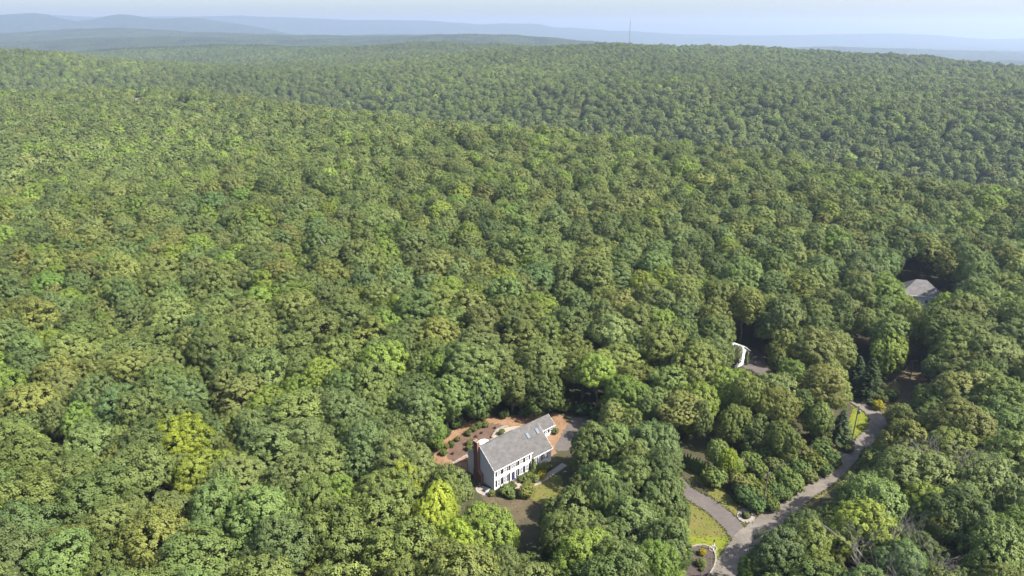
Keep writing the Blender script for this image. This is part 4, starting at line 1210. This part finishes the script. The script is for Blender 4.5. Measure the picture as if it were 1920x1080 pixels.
# ------------------------------------------------------------------ conifers, bushes and shrubs
def plant(name, mesh, loc, sc, tint, label, cat, group=None, trunk=None, tname='trunk', rz=None, cname='crown'):
    e = empty(name, loc, rng.uniform(0, 6.28) if rz is None else rz)
    tag(e, label, cat, group)
    cr = link(cname, mesh, e); cr.scale = sc
    if tint is not None: cr['tint'] = vtint(tint, rng, 0.08)
    if trunk is not None:
        tk = link(tname, trunk, e); tk.scale = sc
    return e
for n, (px, py, s, lab) in enumerate([(1608, 700, 0.78, 'left of two layered dark spruces above the lane bend'), (1632, 712, 0.95, 'right, wider of two layered dark spruces above the lane bend'), (1578, 800, 0.72, 'blue-green spruce beside the verge pole'), (1540, 806, 0.66, 'small spruce in the thicket, left of the verge spruce'), (1398, 796, 0.72, 'slender spruce among the trees above the thicket')]):
    p = at(px, py, 6 * s)
    plant('spruce_tree', SPRUCE[n % 3], (p.x, p.y, 0), (s * 1.5, s * 1.5, s * 0.92), ((0.045, 0.066, 0.022), (0.045, 0.068, 0.023), (0.066, 0.088, 0.034), (0.066, 0.088, 0.03), (0.06, 0.078, 0.026))[n], lab, 'tree', 'spruces near the lane', SPRUCE_TRUNK)
for n in range(8):
    p = at(1283 + n * 5.6, 862 + n * 2.6, 2)
    plant('arborvitae', ARBOR[n % 2], (p.x, p.y, 0), (0.95, 0.95, 0.88 + 0.06 * (n % 3)), (0.075, 0.105, 0.024), '%s narrow arborvitae from the left in the row above the driveway' % ORD[n], 'hedge tree', 'arborvitae row above the driveway', SMALL_TRUNK)
for n, (px, py) in enumerate([(1384, 668), (1392, 670), (1400, 672)]):
    p = at(px, py, 2)
    plant('arborvitae', ARBOR[n % 2], (p.x, p.y, 0), (1.1, 1.1, 1.15), (0.085, 0.115, 0.03), '%s narrow arborvitae from the left beside the half-hidden white building' % ORD[n], 'hedge tree', 'arborvitae by the white building', SMALL_TRUNK)
# tangled thicket along the lane
TH_ = [(1404, 905), (1425, 925), (1440, 900), (1455, 922), (1470, 892), (1485, 908), (1500, 880), (1516, 893), (1530, 868), (1545, 878), (1478, 862), (1510, 850), (1450, 872), (1540, 842), (1418, 945), (1395, 928), (1562, 858), (1420, 880), (1470, 925), (1388, 905), (1374, 880), (1390, 872), (1408, 862), (1435, 850), (1495, 830), (1350, 880), (1340, 895), (1445, 945)]
THS = sorted(TH_)
for n, (px, py) in enumerate(THS):
    s = rng.uniform(0.62, 0.95)
    p = at(px, py, 2.4 * s)
    plant('thicket_bush', BUSH[n % 4], (p.x, p.y, 0), (s * 1.08, s * 1.08, s), ((0.105, 0.155, 0.040), (0.12, 0.165, 0.042), (0.095, 0.145, 0.042), (0.135, 0.15, 0.045))[rng.randint(4)], '%s leafy bush from the left in the thicket above the lane' % ORD[n], 'bush', 'thicket between driveway and lane', SHRUB_STEM, 'stem')
# edge bushes under the trees round the clearings
EDGE = [(820, 835, .6), (835, 812, .55), (858, 792, .7), (905, 780, .6), (945, 776, .55), (985, 772, .7), (1025, 764, .7), (1060, 762, .8), (1092, 768, .8), (1122, 778, .8), (800, 858, .6), (1150, 788, .7), (1648, 845, .7), (1625, 858, .6), (1668, 812, .6), (1675, 795, .6), (1352, 838, .6), (1566, 868, .5), (1652, 748, .6), (1672, 742, .7), (1590, 842, .45), (1005, 1060, .7), (1045, 1052, .7)]
for n, (px, py, s) in enumerate(sorted(EDGE)):
    p = at(px, py, 2.0 * s)
    plant('undergrowth_bush', BUSH[(n + 1) % 4], (p.x, p.y, 0), (s, s, s * 0.9), ((0.06, 0.095, 0.026), (0.085, 0.11, 0.03), (0.05, 0.08, 0.024))[n % 3], '%s low bush from the left at the forest edge' % ORD[n], 'bush', 'bushes along the forest edge', SHRUB_STEM, 'stem')
# clipped shrubs in front of the house: position in crop1, radius, tint, label
FS = [((600, 905), 0.75, 'brown', 'b', 'small brownish shrub at the front corner of the house'), ((680, 890), 0.62, 'yg', 'c', 'narrow pointed shrub under the first ground-floor windows'), ((735, 880), 1.45, 'olive', 'b', 'large rounded shrub left of the front steps'), ((775, 915), 1.05, 'mid', 'b', 'green shrub low in front of the large left shrub'), ((785, 835), 1.05, 'dark', 'b', 'dark rounded shrub close to the steps, left side'), ((925, 880), 1.75, 'goldol', 'b', 'largest golden-green shrub at the foot of the steps'), ((880, 775), 1.1, 'dark', 'b', 'dark shrub right of the front steps'), ((938, 745), 1.0, 'mid', 'b', 'green shrub under the right ground-floor windows'), ((930, 798), 0.85, 'olive', 'b', 'low olive shrub beside the walk, right of steps'), ((995, 770), 1.05, 'olive', 'b', 'rounded olive shrub beside the yellow one'), ((985, 690), 1.1, 'mid', 'c', 'tall cone-shaped shrub at the main corner of the facade'), ((1040, 675), 1.2, 'goldol', 'b', 'golden-green shrub under the first wing window'), ((1100, 660), 1.15, 'olive', 'b', 'olive shrub at the end of the garage wing'), ((1062, 738), 1.15, 'gold', 'b', 'bright yellow rounded shrub above the walk'), ((1180, 335), 0.95, 'dark', 'b', 'dark shrub at the corner of the rear ell')]
for n, (q, r, c, k, lab) in enumerate(FS):
    p = at(*crop1(*q), r * 0.85)
    tc = TINT[c][0] if c != 'gold' else (0.30, 0.27, 0.02)
    if k == 'c':
        plant('cone_shrub', CONE_SHRUB, (p.x, p.y, 0), (r * 0.95, r * 0.95, r), tc, lab, 'shrub', 'shrubs along the house front', SMALL_TRUNK, 'stem')
    else:
        plant('clipped_shrub', SHRUB[n % 4], (p.x, p.y, 0), (r, r, r * 0.92), tc, lab, 'shrub', 'shrubs along the house front', SHRUB_STEM, 'stem')
# young shrubs in the mulch bed
BS = [(385, 350), (433, 312), (480, 278), (540, 272), (285, 408), (395, 442), (438, 428), (385, 490), (180, 475), (155, 530), (225, 455), (690, 345), (455, 382), (630, 303), (240, 540), (505, 350)]
for n, q in enumerate(sorted(BS)):
    small = q in [(455, 382), (630, 303), (240, 540), (505, 350)]
    r = 0.35 if small else rng.uniform(0.72, 0.95)
    p = at(*crop1(*q), r * 0.8)
    plant('bed_shrub', SHRUB[(n + 2) % 4], (p.x, p.y, 0), (r, r, r * 0.9), ((0.105, 0.14, 0.03), (0.12, 0.125, 0.035), (0.09, 0.12, 0.03))[n % 3] if not small else (0.09, 0.06, 0.045), '%s young shrub from the left in the brown mulch bed' % ORD[n], 'shrub', 'young shrubs in the mulch bed', SHRUB_STEM, 'stem')
GARD = [(crop2(230, 945), 0.75, 'gold', 'bright yellow shrub in the dark mulch bed'), (crop2(226, 1005), 0.95, 'olive', 'round olive shrub in the dark mulch bed'), (crop2(228, 1042), 0.45, 'mid', 'smallest green shrub low in the dark mulch bed'), (crop2(476, 738), 0.8, 'dark', 'dark shrub inside the paver ring'), (crop2(1218, 120), 1.5, 'gold', 'bright yellow-green shrub at the bend of the lane'), (crop2(1130, 60), 0.8, 'olive', 'weedy shrub among the rocks above the bend'), (crop2(1165, 40), 0.9, 'brown', 'brownish weedy shrub above the bend'), (crop2(1270, 50), 1.0, 'goldol', 'golden weedy shrub at the top of the garden'), (crop2(1240, 20), 0.8, 'olive', 'low olive shrub at the back of the garden'), (crop2(1010, 355), 0.7, 'goldol', 'dry shrub on the sandy shoulder'), ((1405, 700), 0.9, 'gold', 'small golden shrub below the half-hidden driveway')]
for n, (q, r, c, lab) in enumerate(GARD):
    p = at(*q, r * 0.8)
    plant('garden_shrub', SHRUB[n % 4], (p.x, p.y, 0), (r, r, r * 0.9), TINT[c][0] if c != 'gold' else (0.30, 0.26, 0.02), lab, 'shrub', 'garden shrubs near the lane', SHRUB_STEM, 'stem')

# boulders in the garden above the bend
rb = bmesh.new(); bmesh.ops.create_icosphere(rb, subdivisions=2, radius=1.0)
for v in rb.verts:
    v.co *= 1 + 0.22 * math.sin(v.co.x * 3.1 + v.co.y * 2.3) * math.cos(v.co.z * 3.7 + 1)
    v.co.z = max(v.co.z * 0.7, -0.25)
rock = bpy.data.meshes.new('rock'); rb.to_mesh(rock); rb.free(); rock.materials.append(M['rock'])
RK = [((1112, 85), .55), ((1140, 78), .7), ((1172, 70), .9), ((1190, 90), .6), ((1205, 65), .5), ((1155, 98), .45), ((1022, 345), .6), ((1040, 372), .45), ((1315, 235), .5)]
for n, (q, s) in enumerate(sorted(RK)):
    p = at(*crop2(*q))
    o = link('boulder', rock, None, (p.x, p.y, 0.1)); o.scale = (s, s * rng.uniform(.7, 1.2), s * .8); o.rotation_euler = (0, 0, rng.uniform(0, 6))
    tag(o, 'grey boulder beside the upper lane, %s from the left' % ORD[n], 'boulder', 'boulders beside the upper lane')

# bare and dead trees
def dead(name, pair, px, py, zc, s, label):
    p = at(px, py, zc)
    g = float(ground(p.x, p.y)) if p.y > 280 else 0.0
    e = empty(name, (p.x, p.y, g), rng.uniform(0, 6.28)); tag(e, label, 'tree', 'bare and dead trees')
    e.scale = (s, s, s)
    link('trunk', pair[0], e); link('bare_branches', pair[1], e)
dead('dead_tree', BARE[0], 1790, 885, 14, 1.2, 'bare grey twiggy crown among the trees near the right edge')
dead('dead_tree', BARE[1], 1650, 1040, 15, 1.25, 'large bare grey tree at the bottom right')
dead('dead_tree', BARE[2], 1705, 1050, 15, 1.2, 'second bare grey tree at the bottom right, right of the large one')
dead('dead_tree', SNAG[0], 1552, 1040, 11, 0.85, 'dead pale trunk standing in shade below the lane')
dead('dead_tree', SNAG[1], 1562, 1030, 10, 0.8, 'second dead pale trunk in shade below the lane')
dead('dead_tree', SNAG[0], 622, 466, 17, 1.3, 'bleached dead snag in the middle of the left forest')
dead('dead_tree', BARE[1], 1510, 718, 9, 0.8, 'bare forked tree among brownish crowns above the thicket')
dead('dead_tree', BARE[2], 1077, 925, 14.5, 0.6, 'dead grey branches poking from the dark trees right of the house')
dead('dead_tree', BARE[0], 1140, 935, 14.5, 0.55, 'bare twigs in the green crown right of the house')
dead('dead_tree', BARE[0], 1528, 545, 14, 0.85, 'bare brown crown below the pale trees left of the hip-roofed house')
dead('dead_tree', BARE[2], 1598, 938, 10, 0.7, 'bare twiggy tree at the lane edge')
dead('dead_tree', BARE[1], 318, 462, 15, 0.85, 'dead grey tree in the upper left forest')
for n, (px, py) in enumerate([(768, 800), (782, 806), (660, 852)]):
    dead('bare_sapling', BARE_SMALL[n % 2], px, py, 4, 1.2, ('bare pale sapling left of the house yard', 'second bare sapling left of the house yard, nearer the house', 'brown bare sapling among the grey-green trees')[n])

# ------------------------------------------------------------------ ragged grass along the edges of lane, drive and lawns
gp, gs = [], []
for pl, wd, n_ in ((LANE, 4.6, 4200), (DRIVE, 4.6, 2200)):
    c_ = np.array(smooth_poly([at(*p)[:2] for p in pl], 10, 0, 1, closed=False))
    k_ = rng.randint(0, len(c_) - 1, n_); t_ = rng.rand(n_, 1)
    p_ = c_[k_] * (1 - t_) + c_[k_ + 1] * t_
    d_ = unit(c_[k_ + 1] - c_[k_])
    off = (wd / 2 + np.abs(rng.normal(0, 0.45, n_)) - 0.22) * rng.choice([-1, 1], n_)
    p_ = p_ + np.stack([-d_[:, 1], d_[:, 0]], -1) * off[:, None]
    ok = np.array([min(seg_dist(a, b, lane_w) - 2.05, seg_dist(a, b, drive_w) - 2.05) > 0 for a, b in p_])
    gp.append(p_[ok])
for nm in ('lawn', 'dry_lawn', 'lawn_strip', 'verge_lawn', 'rough_verge', 'front_lawn', 'front_bed', 'pine_straw_yard'):
    me = bpy.data.objects[nm].data
    tri = np.array([[me.vertices[i].co[:2] for i in p.vertices] for p in me.polygons])
    ar = np.abs(np.cross(tri[:, 1] - tri[:, 0], tri[:, 2] - tri[:, 0])) / 2
    k_ = rng.choice(len(tri), int(min(1500, ar.sum() * (2.5 if 'lawn' in nm else 1.2))), p=ar / ar.sum())
    a_, b_ = rng.rand(len(k_), 1), rng.rand(len(k_), 1)
    fl = (a_ + b_) > 1
    a_, b_ = np.where(fl, 1 - a_, a_), np.where(fl, 1 - b_, b_)
    p_ = tri[k_, 0] + (tri[k_, 1] - tri[k_, 0]) * a_ + (tri[k_, 2] - tri[k_, 0]) * b_
    hu = np.array([[(q[0] - P0.x) * math.cos(TH) + (q[1] - P0.y) * math.sin(TH), -(q[0] - P0.x) * math.sin(TH) + (q[1] - P0.y) * math.cos(TH)] for q in p_])
    gp.append(p_[~((hu[:, 0] > -1) & (hu[:, 0] < 27) & (hu[:, 1] > -0.5) & (hu[:, 1] < 13.5))])
gp = np.concatenate(gp)
gz_ = rng.uniform(0.03, 0.14, len(gp))
nn = unit(rng.normal(size=(len(gp), 3)) * np.array([1, 1, 0.5]) + np.array([0, 0, 0.5]))
gv, gf = leaf_cards(np.stack([gp[:, 0], gp[:, 1], gz_], -1), nn, rng.uniform(0.12, 0.34, len(gp)), rng)
gm = raw_mesh('grass', gv, gf, np.repeat(rng.rand(len(gp)), 4)); gm.materials.append(leaf_mat('verge_grass', (0.115, 0.125, 0.036)))
tag(link('grass', gm), 'ragged grass and weeds along lane, driveway and lawns', 'grass', kind='stuff')

# ------------------------------------------------------------------ the forest beyond: one mass that nobody could count
FAR = []
def with_trunk(v, f, vary):
    return v, f, vary
for i in range(8):
    FAR.append(raw_mesh('far_crown', *crown_arrays(600 + i, TREE_R * (1 if i < 6 else 0.8), 12.5 + i % 3, TREE_H - 6.4, 9 + i, 1.45, 0.66, 18, 0.3, rnd=0.2)))
PATCH = []
for i in range(3):
    pv, pf, pa = [], [], []
    n0 = 0
    rg = np.random.RandomState(700 + i)
    for gx in range(11):
        for gy in range(11):
            v, f, a = crown_arrays(800 + gx * 11 + gy + i * 200, TREE_R * rg.uniform(0.85, 1.25), 11, 0, 6, 3.2, 2.1, 4, 0.15, rnd=0.15)
            v = v + np.array([(gx - 5) * 9.6 + rg.uniform(-3, 3), (gy - 5) * 9.6 + rg.uniform(-3, 3), 13 + rg.uniform(-2.5, 3)])
            pv.append(v); pf.append(f + n0); pa.append(np.clip(a + rg.normal(0, 0.22), 0, 1)); n0 += len(v)
    PATCH.append(raw_mesh('far_stand', np.concatenate(pv), np.concatenate(pf), np.concatenate(pa)))
for me in FAR + PATCH:
    me.materials.append(M['leaf'])

pts, idx, scl, rot, tin = [], [], [], [], []
for t in mass:
    x, y, r, h, c, k, _ = t
    pts.append((x, y, float(ground(x, y)))); idx.append(rng.randint(0, 16)); s = r / TREE_R
    scl.append((s, s, h / TREE_H)); rot.append(rng.uniform(0, 6.28)); tin.append(vtint(c, rng))

# mid distance, to the ridge
rg = np.random.RandomState(21)
sp = 9.5
gx, gy = np.meshgrid(np.arange(-2400, 2400, sp), np.arange(200, 2750, sp))
gx = (gx + (np.arange(gx.shape[0]) % 2)[:, None] * sp / 2 + rg.uniform(-0.42, 0.42, gx.shape) * sp).ravel()
gy = (gy + rg.uniform(-0.42, 0.42, gy.shape) * sp).ravel()
ok = (np.abs(gx) < 0.84 * gy + 60)
gx, gy = gx[ok], gy[ok]
# where the near forest already stands
cellset = np.zeros((200, 120), bool)
ok = ~((gy < 352) & (np.abs(gx) < 0.86 * gy + 45))
for (a, b) in FAR_GAPS:
    ux, uy = a / math.hypot(a, b), b / math.hypot(a, b)
    al = (gx - a) * ux + (gy - b) * uy; ac = np.abs((gx - a) * -uy + (gy - b) * ux)
    ok &= ~((al > -85) & (al < 12) & (ac < 7 + np.maximum(0, 4 + al * 0.04)))
gx, gy = gx[ok], gy[ok]
gz = ground(gx, gy)
hgt = TREE_H * (0.82 + 0.34 * rg.rand(len(gx)) + 0.34 * (vnoise(gx / 45, gy / 45) - 0.5))
# leave out what the lie of the land hides
def visible(gx, gy, top, margin, nb=900):
    az = np.arctan2(gx, gy)
    b = ((az + 0.9) / 1.8 * nb).astype(int)
    d = np.hypot(gx, gy)
    el = (top - CAM_H) / d
    o = np.lexsort((d, b))
    keepm = np.zeros(len(gx), bool)
    cur, mx = -1, -9
    for i in o:
        if b[i] != cur: cur, mx = b[i], -9
        if el[i] > mx - margin / d[i]: keepm[i] = True
        if el[i] - 5.0 / d[i] > mx: mx = el[i] - 5.0 / d[i]
    return keepm
kp = visible(gx, gy, gz + hgt, 9.0)
gx, gy, gz, hgt = gx[kp], gy[kp], gz[kp], hgt[kp]
n = len(gx)
base = np.array([TINT[w][0] for w in wn_])
A_ = vnoise(gx / 55 + 40.0, gy / 55 + 11.0); B_ = vnoise(gx / 90 + 3.0, gy / 90 + 70.0); C_ = vnoise(gx / 260 + 13.0, gy / 260 + 29.0)
W = np.tile(wp_, (n, 1))
W[:, wn_.index('yg')] *= 0.3 + 2.2 * A_; W[:, wn_.index('lime')] *= A_; W[:, wn_.index('dark')] *= 2.2 * (1 - A_); W[:, wn_.index('blue')] *= 2.4 * (1 - B_); W[:, wn_.index('brown')] *= 1.8 * B_; W[:, wn_.index('olive')] *= 0.7 + 1.2 * B_ ; W[:, wn_.index('pale')] *= 1 + 2 * C_
W = np.cumsum(W / W.sum(1, keepdims=True), 1)
pk = (rg.rand(n, 1) > W).sum(1).clip(0, len(wn_) - 1)
tt = base[pk] * rg.normal(1, 0.13, (n, 1)).clip(0.6, 1.5) * (0.84 + 0.34 * C_)[:, None]
rr = rg.uniform(0.9, 1.38, n)
nearp = np.hypot(gx, gy) < 520
ii = np.where(nearp, rg.randint(0, 16, n), 16 + rg.randint(0, 8, n))
P_all = np.concatenate([np.array(pts), np.stack([gx, gy, gz], -1)])
I_all = np.concatenate([np.array(idx), ii])
an = rg.uniform(0.9, 1.12, n)
S_all = np.concatenate([np.array(scl), np.stack([rr * an, rr / an, hgt / TREE_H], -1)])
R_all = np.concatenate([np.array(rot), rg.uniform(0, 6.28, n)])
R_all = np.stack([rng.normal(0, 0.05, len(R_all)), rng.normal(0, 0.05, len(R_all)), R_all], -1)
T_all = np.concatenate([np.array(tin), tt])
# far stands
sp = 88.0
hx, hy = np.meshgrid(np.arange(-7500, 7500, sp), np.arange(2700, 7100, sp))
hx = (hx + rg.uniform(-0.2, 0.2, hx.shape) * sp).ravel(); hy = (hy + rg.uniform(-0.2, 0.2, hy.shape) * sp).ravel()
ok = np.abs(hx) < 0.86 * hy
hx, hy = hx[ok], hy[ok]
hz = ground(hx, hy)
kp = visible(hx, hy, hz + 20, 40.0, 300)
hx, hy, hz = hx[kp], hy[kp], hz[kp]
m = len(hx)
P_all = np.concatenate([P_all, np.stack([hx, hy, hz], -1)])
I_all = np.concatenate([I_all, 24 + rg.randint(0, 3, m)])
S_all = np.concatenate([S_all, np.ones((m, 3))])
q = rg.randint(0, 4, m) * PI / 2
dx = (ground(hx + 40, hy) - ground(hx - 40, hy)) / 80; dy = (ground(hx, hy + 40) - ground(hx, hy - 40)) / 80
lx = dx * np.cos(q) + dy * np.sin(q); ly = -dx * np.sin(q) + dy * np.cos(q)
R_all = np.concatenate([R_all, np.stack([np.arctan(ly), -np.arctan(lx), q], -1)])
T_all = np.concatenate([T_all, np.array([[0.075, 0.098, 0.030]]) * rg.normal(1, 0.16, (m, 1)).clip(0.6, 1.4)])
print('forest points', len(P_all), 'near mass', len(pts), 'stands', m, 'singles', len(single))

protos = bpy.data.collections.new('tree_kinds')
for k, me in enumerate(BROAD + TALL + FEATHER + FAR + PATCH):
    o = bpy.data.objects.new('kind_%02d' % k, me)
    protos.objects.link(o)
fm = bpy.data.meshes.new('forest')
fm.vertices.add(len(P_all))
fm.vertices.foreach_set('co', P_all.astype(np.float32).ravel())
for nm, ty, arr, fld in (('kind_index', 'INT', I_all.astype(np.int32), 'value'), ('size', 'FLOAT_VECTOR', S_all.astype(np.float32).ravel(), 'vector'), ('turn', 'FLOAT_VECTOR', R_all.astype(np.float32).ravel(), 'vector'), ('tint', 'FLOAT_VECTOR', T_all.astype(np.float32).ravel(), 'vector')):
    a = fm.attributes.new(nm, ty, 'POINT'); a.data.foreach_set(fld, arr)
forest = link('forest', fm)
tag(forest, 'dense broadleaf forest rolling away to the hills', 'forest', kind='stuff')
ng = bpy.data.node_groups.new('forest_scatter', 'GeometryNodeTree')
ng.interface.new_socket('Geometry', in_out='INPUT', socket_type='NodeSocketGeometry')
ng.interface.new_socket('Geometry', in_out='OUTPUT', socket_type='NodeSocketGeometry')
gi = ng.nodes.new('NodeGroupInput'); go = ng.nodes.new('NodeGroupOutput')
m2p = ng.nodes.new('GeometryNodeMeshToPoints')
iop = ng.nodes.new('GeometryNodeInstanceOnPoints')
ci = ng.nodes.new('GeometryNodeCollectionInfo'); ci.inputs['Collection'].default_value = protos
ci.inputs['Separate Children'].default_value = True; ci.inputs['Reset Children'].default_value = True
def named(nm, ty):
    q = ng.nodes.new('GeometryNodeInputNamedAttribute'); q.data_type = ty; q.inputs[0].default_value = nm; return q.outputs[0]
ng.links.new(gi.outputs[0], m2p.inputs[0]); ng.links.new(m2p.outputs[0], iop.inputs['Points'])
ng.links.new(ci.outputs[0], iop.inputs['Instance'])
iop.inputs['Pick Instance'].default_value = True
ng.links.new(named('kind_index', 'INT'), iop.inputs['Instance Index'])
ng.links.new(named('turn', 'FLOAT_VECTOR'), iop.inputs['Rotation'])
ng.links.new(named('size', 'FLOAT_VECTOR'), iop.inputs['Scale'])
ng.links.new(iop.outputs[0], go.inputs[0])
md = forest.modifiers.new('scatter', 'NODES'); md.node_group = ng

# ------------------------------------------------------------------ the hazy air
HAZE = 1.08e-4
hz_o = MB().box(-14050, 14050, -1700, 14700, -260, 305).build('haze', None)
hm = bpy.data.materials.new('summer_haze'); hm.use_nodes = True
hn = hm.node_tree; hn.nodes.remove(hn.nodes['Principled BSDF'])
pv = hn.nodes.new('ShaderNodeVolumePrincipled')
pv.inputs['Color'].default_value = (0.56, 0.69, 0.91, 1)
pv.inputs['Density'].default_value = HAZE
pv.inputs['Anisotropy'].default_value = 0.25
hn.links.new(pv.outputs[0], hn.nodes['Material Output'].inputs['Volume'])
hz_o.data.materials.append(hm)
tag(hz_o, 'pale blue summer haze over the whole landscape', 'haze', kind='stuff')
